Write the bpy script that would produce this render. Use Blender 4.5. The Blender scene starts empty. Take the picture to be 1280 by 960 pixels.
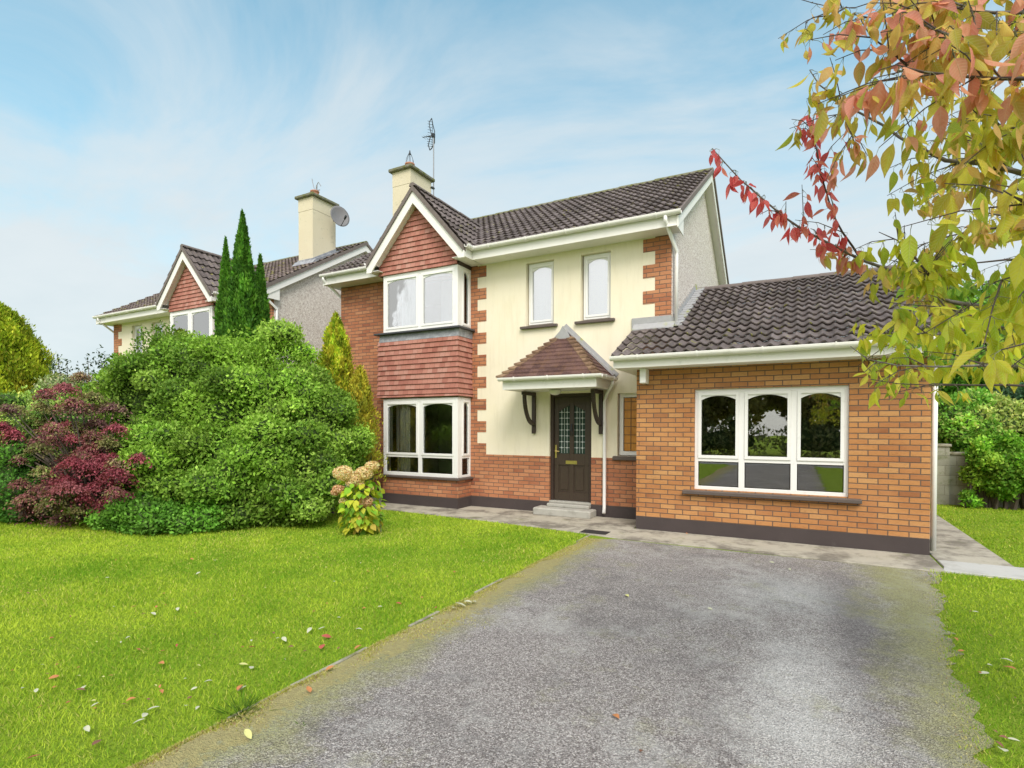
import bpy, math, random
import numpy as np
from mathutils import Vector
random.seed(7); RNG=np.random.default_rng(11)
D=bpy.data; SC=bpy.context.scene; COL=SC.collection
rad=math.radians
# ------------------------------------------------------------------ camera numbers (fitted to the house geometry)
CF,CCY,CTH,CH,CRO,CPI=674.529,542.303,rad(28.132),1.705,rad(-.141),rad(-.667)
cs,sn=math.cos(CTH),math.sin(CTH)
def at(px,py,d):      # a direction seen by the camera, taken to depth d: used only to find where real things stand
    u=(px-640)/CF; v=-(py-CCY)/CF+math.tan(CPI)
    xc=u*d
    return Vector((cs*xc-sn*d, sn*xc+cs*d, CH+v*d))
def depth(x,y): return -sn*x+cs*y
# ------------------------------------------------------------------ materials
MATS={}
class N:
    def __init__(s,mat):
        s.t=mat.node_tree; s.t.nodes.clear()
    def n(s,typ,**k):
        nd=s.t.nodes.new(typ)
        ins=k.pop('i',{})
        for a,b in k.items(): setattr(nd,a,b)
        for a,b in ins.items():
            if isinstance(b,bpy.types.NodeSocket): s.t.links.new(b,nd.inputs[a])
            else: nd.inputs[a].default_value=b
        return nd
    def m(s,op,a,b=None,c=None,clamp=False):
        nd=s.t.nodes.new('ShaderNodeMath'); nd.operation=op; nd.use_clamp=clamp
        for k,x in enumerate((a,b,c)):
            if x is None: continue
            if isinstance(x,bpy.types.NodeSocket): s.t.links.new(x,nd.inputs[k])
            else: nd.inputs[k].default_value=x
        return nd.outputs[0]
    def mix(s,f,a,b,mode='MIX'):
        nd=s.t.nodes.new('ShaderNodeMix'); nd.data_type='RGBA'; nd.blend_type=mode
        for k,x in ((0,f),(6,a),(7,b)):
            if isinstance(x,bpy.types.NodeSocket): s.t.links.new(x,nd.inputs[k])
            else: nd.inputs[k].default_value=(x if k==0 else (*x,1) if len(x)==3 else x)
        return nd.outputs[2]
    def noise(s,scale,vec=None,detail=4,rough=.55,out=0,dist=0):
        nd=s.t.nodes.new('ShaderNodeTexNoise'); nd.inputs['Scale'].default_value=scale; nd.inputs['Detail'].default_value=detail
        nd.inputs['Roughness'].default_value=rough; nd.inputs['Distortion'].default_value=dist
        s.t.links.new(vec if vec else s.obj(),nd.inputs['Vector']); return nd.outputs[out]
    def obj(s):
        if not hasattr(s,'_o'): s._o=s.t.nodes.new('ShaderNodeTexCoord')
        return s._o.outputs['Object']
    def uv(s):
        s.obj(); return s._o.outputs['UV']
    def ramp(s,f,pts,interp='LINEAR'):
        nd=s.t.nodes.new('ShaderNodeValToRGB'); nd.color_ramp.interpolation=interp
        e=nd.color_ramp.elements
        while len(e)<len(pts): e.new(.5)
        for k,(p,c) in enumerate(pts):
            e[k].position=p; e[k].color=(*c,1) if len(c)==3 else c
        s.t.links.new(f,nd.inputs[0]); return nd.outputs[0]
    def sep(s,v):
        nd=s.t.nodes.new('ShaderNodeSeparateXYZ'); s.t.links.new(v,nd.inputs[0]); return nd.outputs
    def comb(s,x,y,z=0):
        nd=s.t.nodes.new('ShaderNodeCombineXYZ')
        for k,q in enumerate((x,y,z)):
            if isinstance(q,bpy.types.NodeSocket): s.t.links.new(q,nd.inputs[k])
            else: nd.inputs[k].default_value=q
        return nd.outputs[0]
    def wn(s,v,out=0):
        nd=s.t.nodes.new('ShaderNodeTexWhiteNoise'); nd.noise_dimensions='3D'; s.t.links.new(v,nd.inputs['Vector']); return nd.outputs[out]
    def bump(s,h,strength=.5,dist=.01,nrm=None):
        nd=s.t.nodes.new('ShaderNodeBump'); nd.inputs['Strength'].default_value=strength; nd.inputs['Distance'].default_value=dist
        s.t.links.new(h,nd.inputs['Height'])
        if nrm: s.t.links.new(nrm,nd.inputs['Normal'])
        return nd.outputs[0]
    def out(s,sh):
        o=s.t.nodes.new('ShaderNodeOutputMaterial'); s.t.links.new(sh,o.inputs['Surface'])
    def bsdf(s,col,rough=.7,nrm=None,metal=0,spec=.5,out=True):
        b=s.t.nodes.new('ShaderNodeBsdfPrincipled')
        for k,x in (('Base Color',col),('Roughness',rough),('Normal',nrm),('Metallic',metal),('Specular IOR Level',spec)):
            if x is None: continue
            if isinstance(x,bpy.types.NodeSocket): s.t.links.new(x,b.inputs[k])
            else: b.inputs[k].default_value=(*x,1) if isinstance(x,tuple) and len(x)==3 else x
        if out: s.out(b.outputs[0])
        return b.outputs[0]
def newmat(name):
    m=D.materials.new(name); m.use_nodes=True; MATS[name]=m; return N(m)
def simple(name,col,rough=.6,var=.12,scale=6,bump=.15,metal=0,spec=.5,dirt=None,bdist=.003,bscale=60):
    n=newmat(name)
    f=n.noise(scale,detail=6)
    c=n.mix(f,tuple(x*(1-var) for x in col),tuple(min(1,x*(1+var)) for x in col))
    if dirt:
        g=n.ramp(n.noise(dirt[1],detail=8,rough=.7),[(dirt[2],(0,0,0)),(dirt[3],(1,1,1))])
        c=n.mix(g,c,dirt[0])
    n.bsdf(c,rough,n.bump(n.noise(bscale,detail=3),bump,bdist),metal,spec)
simple('white_pvc',(.86,.85,.84),.35,.03,3,.05,dirt=((.52,.54,.50),5,.60,.92))
simple('white_trim',(.85,.83,.80),.5,.04,3,.08,dirt=((.42,.44,.36),3,.58,.9))
simple('plinth_paint',(.062,.047,.046),.75,.2,4,.3,dirt=((.11,.10,.09),9,.6,.9))
simple('brown_sill',(.11,.085,.075),.6,.15,9,.3,dirt=((.2,.18,.15),14,.6,.9))
simple('brown_wood',(.045,.028,.022),.5,.25,8,.25)
simple('door_paint',(.055,.037,.027),.42,.12,8,.1)
simple('brass',(.75,.58,.22),.3,.1,10,.05,metal=.9)
simple('concrete_step',(.42,.41,.37),.85,.14,7,.5,dirt=((.22,.21,.18),6,.5,.8))
simple('lead',(.24,.25,.28),.6,.22,7,.4,dirt=((.48,.49,.51),9,.45,.75),bdist=.006,bscale=25)
simple('lead_pale',(.36,.36,.37),.65,.2,12,.5,dirt=((.36,.38,.12),3.5,.56,.66),bdist=.006,bscale=40)
simple('lead_dark',(.055,.06,.07),.5,.3,7,.3)
simple('terracotta',(.45,.20,.12),.8,.2,12,.3)
simple('dark_metal',(.05,.055,.06),.45,.2,12,.1,metal=.5)
simple('grey_metal',(.30,.31,.33),.5,.2,12,.1,metal=.4,dirt=((.16,.12,.11),6,.5,.9))
simple('dish_grey',(.17,.165,.17),.6,.2,5,.1,dirt=((.16,.14,.13),6,.5,.9))
simple('bark',(.14,.125,.115),.85,.45,30,.8,dirt=((.32,.33,.29),18,.55,.75),bdist=.004)
simple('twig_bark',(.07,.05,.045),.8,.4,40,.6,dirt=((.26,.26,.24),26,.58,.8),bdist=.003)
simple('trunk_brown',(.09,.07,.055),.9,.35,20,.7,bdist=.01)
simple('interior_cream',(.78,.76,.66),.9,.03,3,.02)
simple('interior_dark',(.30,.24,.17),.9,.2,3,.02)
simple('curtain_white',(.85,.85,.84),.95,.05,6,.2)
simple('pale_sky_panel',(.86,.87,.90),.8,.04,1.2,.02)  # pale bluish white that stands for sky mirrored in the upper panes
simple('iron_cover',(.035,.035,.037),.6,.3,12,.6,metal=.3)
simple('verge_mortar',(.17,.14,.13),.9,.3,14,.5,dirt=((.19,.2,.04),9,.62,.72))
simple('cap_moss',(.20,.19,.15),.95,.35,12,.9,dirt=((.13,.14,.03),10,.42,.62),bdist=.02,bscale=22)
simple('stem_green',(.16,.17,.08),.8,.3,30,.3)
simple('cane',(.42,.38,.30),.8,.2,30,.3)
simple('hydr_flower',(.80,.55,.30),.9,.25,30,.3)
simple('door_glass_dark',(.035,.06,.05),.12,.4,7,.1)
simple('lead_came',(.52,.56,.56),.5,.1,9,.1)
simple('dark_came',(.05,.035,.03),.5,.1,9,.1)
simple('soil',(.07,.055,.035),1,.4,10,.8)
simple('tarmac_far',(.30,.30,.31),.85,.1,3,.3)
simple('lamp_glass',(.75,.74,.68),.25,.05,3,.05)

def brick_like(name,bw,bh,mort,cols,mcol,stagger=.5,stain=None,wobble=.0022,bstr=.7,rough=.85,extra=None):
    n=newmat(name)
    uv=n.uv()
    wob=n.noise(9,uv,2,out=1)
    vm=n.t.nodes.new('ShaderNodeVectorMath'); vm.operation='MULTIPLY_ADD'; n.t.links.new(wob,vm.inputs[0]); vm.inputs[1].default_value=(wobble*2,)*3; n.t.links.new(uv,vm.inputs[2])
    x,y,_=n.sep(vm.outputs[0])
    r=n.m('DIVIDE',y,bh); row=n.m('FLOOR',r)
    sh=n.m('MULTIPLY',n.m('FLOORED_MODULO',row,2),stagger)
    q=n.m('ADD',n.m('DIVIDE',x,bw),sh); col=n.m('FLOOR',q)
    fx=n.m('FRACT',q); fy=n.m('FRACT',r)
    hx=n.m('MULTIPLY',n.m('MINIMUM',fx,n.m('SUBTRACT',1,fx)),bw)
    hy=n.m('MULTIPLY',n.m('MINIMUM',fy,n.m('SUBTRACT',1,fy)),bh)
    e=n.m('MINIMUM',hx,hy)
    mask=n.m('DIVIDE',n.m('SUBTRACT',e,mort*.32),mort*.36,clamp=True)
    rnd=n.wn(n.comb(col,row,3)); rnd2=n.wn(n.comb(col,row,9))
    c=n.ramp(rnd,cols)
    g=n.noise(55,uv,5,.7)
    c=n.mix(n.m('MULTIPLY',g,.55),c,tuple(v*.62 for v in cols[len(cols)//2][1]))
    # streaky face texture on single units
    sx=n.noise(1,n.comb(n.m('MULTIPLY',x,22),n.m('MULTIPLY',y,130),rnd2),3)
    c=n.mix(n.m('MULTIPLY',n.ramp(sx,[(.52,(0,0,0)),(.75,(1,1,1))]),.45),c,tuple(v*.5 for v in cols[0][1]))
    big=n.noise(1.1,uv,5,.6)
    c=n.mix(n.ramp(big,[(.35,(0,0,0)),(.75,(.35,.35,.35))]),c,tuple(min(1,v*1.35) for v in cols[-1][1]))
    if stain:
        s_=n.ramp(n.noise(stain[1],uv,8,.75),[(stain[2],(0,0,0)),(stain[3],(1,1,1))])
        c=n.mix(s_,c,stain[0])
    mc=n.mix(n.noise(30,uv,4),tuple(v*.7 for v in mcol),tuple(v*1.25 for v in mcol))
    c=n.mix(mask,mc,c)
    h=n.m('ADD',n.m('MULTIPLY',mask,1),n.m('MULTIPLY',g,.35))
    n.bsdf(c,rough,n.bump(h,bstr,.006),spec=.3)
BR=[(0,(.25,.085,.04)),(.12,(.40,.155,.06)),(.4,(.48,.205,.075)),(.8,(.54,.25,.09)),(1,(.60,.33,.14))]
brick_like('brick',.2375,.078,.0125,BR,(.13,.095,.075),stain=((.16,.05,.03),16,.64,.72))
brick_like('brick_main',.2375,.078,.0125,[(0,(.28,.085,.05)),(.2,(.42,.15,.075)),(.6,(.50,.20,.095)),(1,(.58,.28,.15))],(.17,.12,.09),stain=((.18,.06,.04),14,.68,.76))
brick_like('clay_tile',.13,.11,.004,[(0,(.30,.095,.07)),(.4,(.42,.16,.12)),(.8,(.47,.21,.16)),(1,(.50,.27,.22))],(.10,.045,.04),stain=((.50,.38,.33),5,.66,.8),bstr=.35)
brick_like('block',.44,.22,.01,[(0,(.27,.27,.22)),(.5,(.34,.34,.28)),(1,(.42,.42,.35))],(.26,.25,.2),stain=((.14,.17,.06),3,.55,.75))
def tile_mat(name,cols,pw,gauge,moss=(.30,.29,.04),mm=(.58,.66),pale=.5):
    n=newmat(name); uv=n.uv(); x,y,_=n.sep(uv)
    row=n.m('FLOOR',n.m('DIVIDE',y,gauge)); col=n.m('FLOOR',n.m('DIVIDE',x,pw))
    rnd=n.wn(n.comb(col,row,5))
    c=n.ramp(rnd,cols)
    g=n.noise(28,uv,6,.75)
    c=n.mix(n.m('MULTIPLY',n.ramp(g,[(.45,(0,0,0)),(.7,(1,1,1))]),pale),c,tuple(min(1,v*2.0) for v in cols[-1][1]))
    c=n.mix(n.ramp(n.noise(3,uv,6,.7),[(.4,(0,0,0)),(.8,(.6,.6,.6))]),c,tuple(v*.6 for v in cols[0][1]))
    m_=n.ramp(n.noise(7,uv,8,.8),[(mm[0],(0,0,0)),(mm[1],(1,1,1))])
    c=n.mix(m_,c,moss)
    n.bsdf(c,.85,n.bump(n.noise(120,uv,3),.35,.004),spec=.3)
tile_mat('roof_tile',[(0,(.075,.060,.056)),(.5,(.115,.092,.088)),(1,(.17,.14,.135))],.33,.31)
tile_mat('roof_tile_mossy',[(0,(.10,.075,.07)),(.5,(.14,.105,.10)),(1,(.19,.15,.14))],.33,.31,mm=(.55,.62))
tile_mat('porch_tile',[(0,(.07,.036,.034)),(.5,(.11,.058,.052)),(1,(.16,.09,.075))],.17,.1,moss=(.17,.09,.04),mm=(.5,.75),pale=.4)
tile_mat('porch_hip',[(0,(.13,.075,.05)),(.5,(.2,.12,.075)),(1,(.27,.18,.11))],.17,.1,moss=(.12,.07,.05),mm=(.55,.7),pale=.3)
def render_mat():
    n=newmat('cream_render'); o=n.obj(); x,y,z=n.sep(o)
    c=n.mix(n.noise(2.2,detail=6,rough=.65),(.82,.745,.55),(.88,.82,.69))
    st=n.noise(1,n.comb(n.m('MULTIPLY',x,7),n.m('MULTIPLY',y,7),n.m('MULTIPLY',z,.9)),5,.7)
    c=n.mix(n.m('MULTIPLY',n.ramp(st,[(.5,(0,0,0)),(.8,(1,1,1))]),.35),c,(.55,.49,.34))
    c=n.mix(n.m('MULTIPLY',n.ramp(n.noise(9,detail=8,rough=.8),[(.62,(0,0,0)),(.8,(1,1,1))]),.4),c,(.55,.55,.42))
    n.bsdf(c,.9,n.bump(n.noise(160,detail=3),.3,.004),spec=.2)
render_mat()
def chim_mat():
    n=newmat('chimney_render')
    c=n.mix(n.noise(3,detail=6,rough=.65),(.62,.54,.38),(.72,.66,.51))
    c=n.mix(n.m('MULTIPLY',n.ramp(n.noise(6,detail=9,rough=.85),[(.55,(0,0,0)),(.68,(1,1,1))]),.7),c,(.33,.31,.2))
    n.bsdf(c,.92,n.bump(n.noise(120,detail=3),.3,.004),spec=.2)
chim_mat()
def dash_mat():
    n=newmat('pebbledash')
    v=n.n('ShaderNodeTexVoronoi',i={'Vector':n.obj(),'Scale':55.0})
    r=n.sep(v.outputs['Color'])[0]
    c=n.ramp(r,[(0,(.30,.22,.19)),(.3,(.62,.54,.49)),(.65,(.75,.69,.64)),(1,(.9,.87,.83))])
    c=n.mix(n.m('MULTIPLY',n.noise(1.3,detail=6),.55),c,(.62,.55,.50))
    n.bsdf(c,.95,n.bump(v.outputs['Distance'],.8,.01),spec=.2)
dash_mat()
def concrete_mat(name,a,b,st,sc=1.7):
    n=newmat(name)
    c=n.mix(n.noise(3.5,detail=8,rough=.7),a,b)
    c=n.mix(n.ramp(n.noise(sc,detail=9,rough=.72),[(.46,(0,0,0)),(.6,(.9,.9,.9))]),c,st)
    c=n.mix(n.ramp(n.noise(2.3,n.uv(),9,.8),[(.56,(0,0,0)),(.7,(.8,.8,.8))]),c,(.20,.21,.09))
    n.bsdf(c,.9,n.bump(n.noise(90,detail=4),.5,.004),spec=.3)
concrete_mat('path_concrete',(.36,.33,.27),(.50,.46,.38),(.17,.15,.125))
concrete_mat('slab_concrete',(.44,.44,.42),(.54,.53,.51),(.40,.39,.36))
concrete_mat('kerb_concrete',(.30,.28,.22),(.42,.40,.32),(.16,.14,.08),5)
def drive_mat():
    n=newmat('tarmac'); o=n.obj(); x,y,z=n.sep(o)
    v=n.n('ShaderNodeTexVoronoi',i={'Vector':o,'Scale':150.0}); r=n.sep(v.outputs['Color'])[0]
    v2=n.n('ShaderNodeTexVoronoi',i={'Vector':o,'Scale':62.0}); r2=n.sep(v2.outputs['Color'])[1]
    c=n.ramp(r,[(0,(.12,.10,.094)),(.35,(.27,.24,.23)),(.7,(.40,.365,.35)),(1,(.70,.65,.62))])
    c=n.mix(n.ramp(r2,[(.6,(0,0,0)),(1,(.6,.6,.6))]),c,(.16,.14,.13))
    # worn pale areas and darker ones
    big=n.noise(.9,detail=11,rough=.78,dist=.6)
    c=n.mix(n.ramp(big,[(.36,(.55,.55,.55)),(.5,(0,0,0))]),c,(.13,.12,.12))
    c=n.mix(n.ramp(n.noise(1.1,n.comb(x,y,5.0),8,.75),[(.50,(0,0,0)),(.66,(.5,.5,.5))]),c,(.60,.585,.56))
    def blob(cx,cy,rx,ry):
        a=n.m('DIVIDE',n.m('SUBTRACT',x,cx),rx); b=n.m('DIVIDE',n.m('SUBTRACT',y,cy),ry)
        d=n.m('SQRT',n.m('ADD',n.m('MULTIPLY',a,a),n.m('MULTIPLY',b,b)))
        d=n.m('ADD',d,n.m('MULTIPLY',n.m('SUBTRACT',n.noise(4.2,detail=10,rough=.82),.5),3.2))
        return n.m('SUBTRACT',1.25,d,clamp=True)
    pale=n.m('MAXIMUM',blob(-.1,6.3,.62,.8),blob(-.0,3.9,.38,1.3))
    c=n.mix(n.m('MULTIPLY',pale,.55),c,n.mix(r,(.42,.41,.40),(.88,.86,.84)))
    dark=blob(.45,5.6,.26,1.9)
    c=n.mix(n.m('MULTIPLY',dark,.50),c,(.12,.11,.115))
    # moss: towards both sides and in patches
    ms=n.noise(1.7,n.comb(x,y,2.0),12,.8)
    edge=n.m('MAXIMUM',n.m('SUBTRACT',1,n.m('MULTIPLY',n.m('ABSOLUTE',n.m('SUBTRACT',x,.95)),1.5),clamp=True),n.m('SUBTRACT',1,n.m('MULTIPLY',n.m('ABSOLUTE',n.m('ADD',x,2.75)),1.9),clamp=True))
    mf=n.ramp(n.m('ADD',ms,n.m('MULTIPLY',edge,.34)),[(.54,(0,0,0)),(.80,(.8,.8,.8))])
    c=n.mix(n.m('MULTIPLY',mf,n.m('ADD',.35,n.m('MULTIPLY',r,.65))),c,(.36,.36,.10))
    bd=n.m('SUBTRACT',1.12,n.m('MULTIPLY',n.m('ADD',x,2.93),n.m('ADD',.7,n.m('MULTIPLY',n.noise(1.3,n.comb(0.0,y,1.0),3),3.4))),clamp=True)
    bq=n.ramp(n.m('ADD',bd,n.m('MULTIPLY',n.m('SUBTRACT',n.noise(11,detail=10,rough=.85),.5),3.2)),[(.42,(0,0,0)),(.54,(1,1,1))])
    c=n.mix(n.m('MULTIPLY',bq,.9),c,n.mix(n.noise(24,detail=7,rough=.8),(.17,.12,.06),(.62,.56,.24)))
    h=n.m('ADD',v.outputs['Distance'],n.m('MULTIPLY',v2.outputs['Distance'],.8))
    n.bsdf(c,.9,n.bump(h,1,.009),spec=.3)
drive_mat()
def moss_mat():
    n=newmat('dry_moss')
    c=n.mix(n.noise(7,detail=8,rough=.75),(.30,.27,.07),(.52,.46,.22))
    c=n.mix(n.ramp(n.noise(22,detail=6,rough=.8),[(.5,(0,0,0)),(.65,(1,1,1))]),c,(.17,.12,.08))
    n.bsdf(c,1,n.bump(n.noise(90,detail=5),1,.02),spec=.1)
moss_mat()
def lawn_mat():
    n=newmat('lawn_green')
    c=n.mix(n.noise(1.2,detail=6,rough=.6),(.22,.38,.03),(.44,.56,.06))
    c=n.mix(n.ramp(n.noise(38,detail=6,rough=.8),[(.45,(0,0,0)),(.7,(1,1,1))]),c,(.09,.14,.015))
    c=n.mix(n.ramp(n.noise(4,detail=7,rough=.75),[(.58,(0,0,0)),(.75,(.6,.6,.6))]),c,(.36,.36,.08))
    n.bsdf(c,1,n.bump(n.noise(120,detail=5),1,.03),spec=.1)
lawn_mat()
def leaf_mat(name,trans=.38,rough=.6,spec=.16,mul=1.0):
    n=newmat(name)
    a=n.n('ShaderNodeAttribute',attribute_name='tint')
    c=a.outputs['Color']
    if mul!=1.0: c=n.mix(1.0,c,(mul,mul,mul),'MULTIPLY')
    b=n.bsdf(c,rough,None,0,spec,out=False)
    t=n.n('ShaderNodeBsdfTranslucent',i={'Color':n.mix(.5,c,(1,1,.3),'MULTIPLY') })
    m=n.n('ShaderNodeMixShader',i={0:trans,1:b,2:t.outputs[0]})
    n.out(m.outputs[0])
leaf_mat('leaf_tinted'); leaf_mat('leaf_grass',.3,.8,.05)
def cherry_mat():
    n=newmat('leaf_cherry'); c=n.n('ShaderNodeAttribute',attribute_name='tint').outputs['Color']
    q=n.sep(n.n('ShaderNodeAttribute',attribute_name='leafuv').outputs['Vector'])
    a=n.m('ABSOLUTE',q[1]); st=n.m('SINE',n.m('MULTIPLY',n.m('SUBTRACT',q[0],n.m('MULTIPLY',a,.22)),58))
    vein=n.m('MULTIPLY',n.m('POWER',n.m('ADD',n.m('MULTIPLY',st,.5),.5),5),.5)
    mid=n.m('SUBTRACT',1,n.m('MULTIPLY',a,16),clamp=True); v=n.m('MAXIMUM',vein,mid)
    c=n.mix(n.m('MULTIPLY',v,.6),c,n.mix(.5,c,(.9,.85,.5)))
    c=n.mix(n.ramp(n.noise(38,detail=5,rough=.7),[(.5,(0,0,0)),(.75,(.6,.6,.6))]),c,n.mix(1.0,c,(.85,.6,.45),'MULTIPLY'))
    b=n.bsdf(c,.5,n.bump(v,.6,.002),0,.3,out=False)
    t=n.n('ShaderNodeBsdfTranslucent',i={'Color':c}); m=n.n('ShaderNodeMixShader',i={0:.55,1:b,2:t.outputs[0]}); n.out(m.outputs[0])
cherry_mat()
def glass_mat(name,refl,tint=(1,1,1),ior=1.5):
    n=newmat(name)
    f=n.n('ShaderNodeFresnel',i={'IOR':ior})
    fac=n.m('ADD',n.m('MULTIPLY',f.outputs[0],1.0),refl,clamp=True)
    g=n.n('ShaderNodeBsdfGlossy',i={'Roughness':.0,'Color':(1,1,1,1),'Normal':n.bump(n.noise(1.6,detail=2),.12,.01)})
    t=n.n('ShaderNodeBsdfTransparent',i={'Color':(*tint,1)})
    m=n.n('ShaderNodeMixShader',i={0:fac,1:t.outputs[0],2:g.outputs[0]})
    n.out(m.outputs[0])
glass_mat('window_glass',.02,(.93,.95,.94)); glass_mat('window_glass_dark',.13,(.90,.90,.86)); glass_mat('window_glass_sky',.27,(.95,.97,1))
def amber_mat():
    n=newmat('amber_glass')
    c=n.mix(n.noise(7,detail=5),(.42,.16,.03),(.75,.36,.09))
    n.bsdf(c,.25,None,spec=.5)
amber_mat()

# ------------------------------------------------------------------ mesh building
MIRX=None         # when set, every built mesh is mirrored: x -> MIRX - x
ROOT={}           # object name -> world origin
class MB:
    def __init__(s): s.v=[]; s.f=[]
    def poly(s,pts):
        b=len(s.v); s.v+=[tuple(p) for p in pts]; s.f.append(tuple(range(b,b+len(pts)))); return s
    def box(s,x0,x1,y0,y1,z0,z1):
        b=len(s.v)
        s.v+=[(x0,y0,z0),(x1,y0,z0),(x1,y1,z0),(x0,y1,z0),(x0,y0,z1),(x1,y0,z1),(x1,y1,z1),(x0,y1,z1)]
        s.f+=[tuple(b+i for i in q) for q in ((0,3,2,1),(4,5,6,7),(0,1,5,4),(1,2,6,5),(2,3,7,6),(3,0,4,7))]; return s
    def prism(s,prof,ax,a0,a1):
        """profile of 2D points (counter-clockwise), extruded along axis 0/1/2 from a0 to a1"""
        def P(a,p):
            q=[0,0,0]; q[ax]=a; o=[k for k in (0,1,2) if k!=ax]; q[o[0]],q[o[1]]=p; return tuple(q)
        b=len(s.v); n=len(prof)
        s.v+=[P(a0,p) for p in prof]+[P(a1,p) for p in prof]
        s.f.append(tuple(b+i for i in range(n))); s.f.append(tuple(b+n+i for i in reversed(range(n))))
        for i in range(n):
            j=(i+1)%n; s.f.append((b+i,b+n+i,b+n+j,b+j))
        s.fix=True; return s
    def bar(s,p,q,w,h,up=(0,0,1)):
        p=Vector(p);q=Vector(q);d=(q-p).normalized();u=Vector(up);r=d.cross(u)
        if r.length<1e-4: r=d.cross(Vector((0,1,0)))
        r.normalize();u=r.cross(d)
        b=len(s.v)
        for e in (p,q):
            for a,c in ((-1,-1),(1,-1),(1,1),(-1,1)): s.v.append(tuple(e+r*a*w/2+u*c*h/2))
        s.f+=[tuple(b+i for i in q_) for q_ in ((0,1,2,3),(7,6,5,4),(0,4,5,1),(1,5,6,2),(2,6,7,3),(3,7,4,0))]; s.fix=True; return s
    def tube(s,pts,rs,n=8,cap=True):
        pts=[Vector(p) for p in pts]
        if not isinstance(rs,(list,tuple)): rs=[rs]*len(pts)
        rings=[];prev=None
        for i,p in enumerate(pts):
            d=(pts[min(i+1,len(pts)-1)]-pts[max(i-1,0)])
            d=d.normalized() if d.length>1e-9 else Vector((0,0,1))
            if prev is None:
                a=d.cross(Vector((0,0,1)))
                if a.length<.1: a=d.cross(Vector((1,0,0)))
            else: a=prev-d*prev.dot(d)
            a.normalize();prev=a;b_=d.cross(a)
            base=len(s.v)
            for k in range(n):
                t=2*math.pi*k/n
                s.v.append(tuple(p+(a*math.cos(t)+b_*math.sin(t))*rs[i]))
            rings.append(base)
        for i in range(len(rings)-1):
            for k in range(n):
                s.f.append((rings[i]+k,rings[i]+(k+1)%n,rings[i+1]+(k+1)%n,rings[i+1]+k))
        if cap:
            s.f.append(tuple(rings[0]+k for k in reversed(range(n)))); s.f.append(tuple(rings[-1]+k for k in range(n)))
        return s
    def lathe(s,c,prof,n=16):
        base=len(s.v)
        for r,z in prof:
            for k in range(n):
                t=2*math.pi*k/n; s.v.append((c[0]+r*math.cos(t),c[1]+r*math.sin(t),c[2]+z))
        for i in range(len(prof)-1):
            for k in range(n):
                s.f.append((base+i*n+k,base+i*n+(k+1)%n,base+(i+1)*n+(k+1)%n,base+(i+1)*n+k))
        return s
    def build(s,name,mat,parent=None,smooth=False,bevel=0,uv=True,uvs=None,label=None):
        v=np.array(s.v,dtype=float); faces=s.f
        wv=v.copy()
        if MIRX is not None:
            v[:,0]=MIRX-v[:,0]; faces=[tuple(reversed(f)) for f in faces]
        org=np.array(origin_of(parent)); 
        me=D.meshes.new(name); me.from_pydata([tuple(p) for p in (v-org)],[],faces)
        if getattr(s,'fix',False):
            import bmesh
            bm=bmesh.new(); bm.from_mesh(me); bmesh.ops.recalc_face_normals(bm,faces=bm.faces); bm.to_mesh(me); bm.free()
        me.materials.append(MATS[mat])
        if uv or uvs is not None:
            l=me.uv_layers.new(name='UVMap')
            vi=np.empty(len(me.loops),dtype=np.int32); me.loops.foreach_get('vertex_index',vi)
            if uvs is not None:
                u=np.array(uvs)[vi]
            else:
                nn=np.empty(len(me.polygons)*3); me.polygons.foreach_get('normal',nn); nn=nn.reshape(-1,3)
                tot=np.empty(len(me.polygons),dtype=np.int32); me.polygons.foreach_get('loop_total',tot)
                ln=np.repeat(np.abs(nn),tot,axis=0)
                w=wv[vi]
                u=np.where((ln[:,2]>.9)[:,None],w[:,[0,1]],np.where((ln[:,0]>ln[:,1])[:,None],w[:,[1,2]],w[:,[0,2]]))
            l.data.foreach_set('uv',u.astype(np.float32).ravel())
        if smooth: me.polygons.foreach_set('use_smooth',[True]*len(me.polygons))
        ob=D.objects.new(name,me); COL.objects.link(ob)
        if parent is not None: ob.parent=parent
        ROOT[ob]=tuple(org)
        if bevel:
            b=ob.modifiers.new('bevel','BEVEL'); b.width=bevel; b.segments=1; b.limit_method='ANGLE'
        if label: ob['label']=label
        return ob
def origin_of(p):
    return ROOT[p] if p is not None else (0,0,0)
def tag(o,label=None,cat=None,group=None,kind=None):
    for k,x in (('label',label),('category',cat),('group',group),('kind',kind)):
        if x: o[k]=x
    return o
def thing(name,loc,label,cat,group=None):
    o=D.objects.new(name,None); COL.objects.link(o); o.empty_display_size=.3
    if MIRX is not None: loc=(MIRX-loc[0],loc[1],loc[2])
    o.location=loc; ROOT[o]=tuple(loc); return tag(o,label,cat,group)
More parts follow.
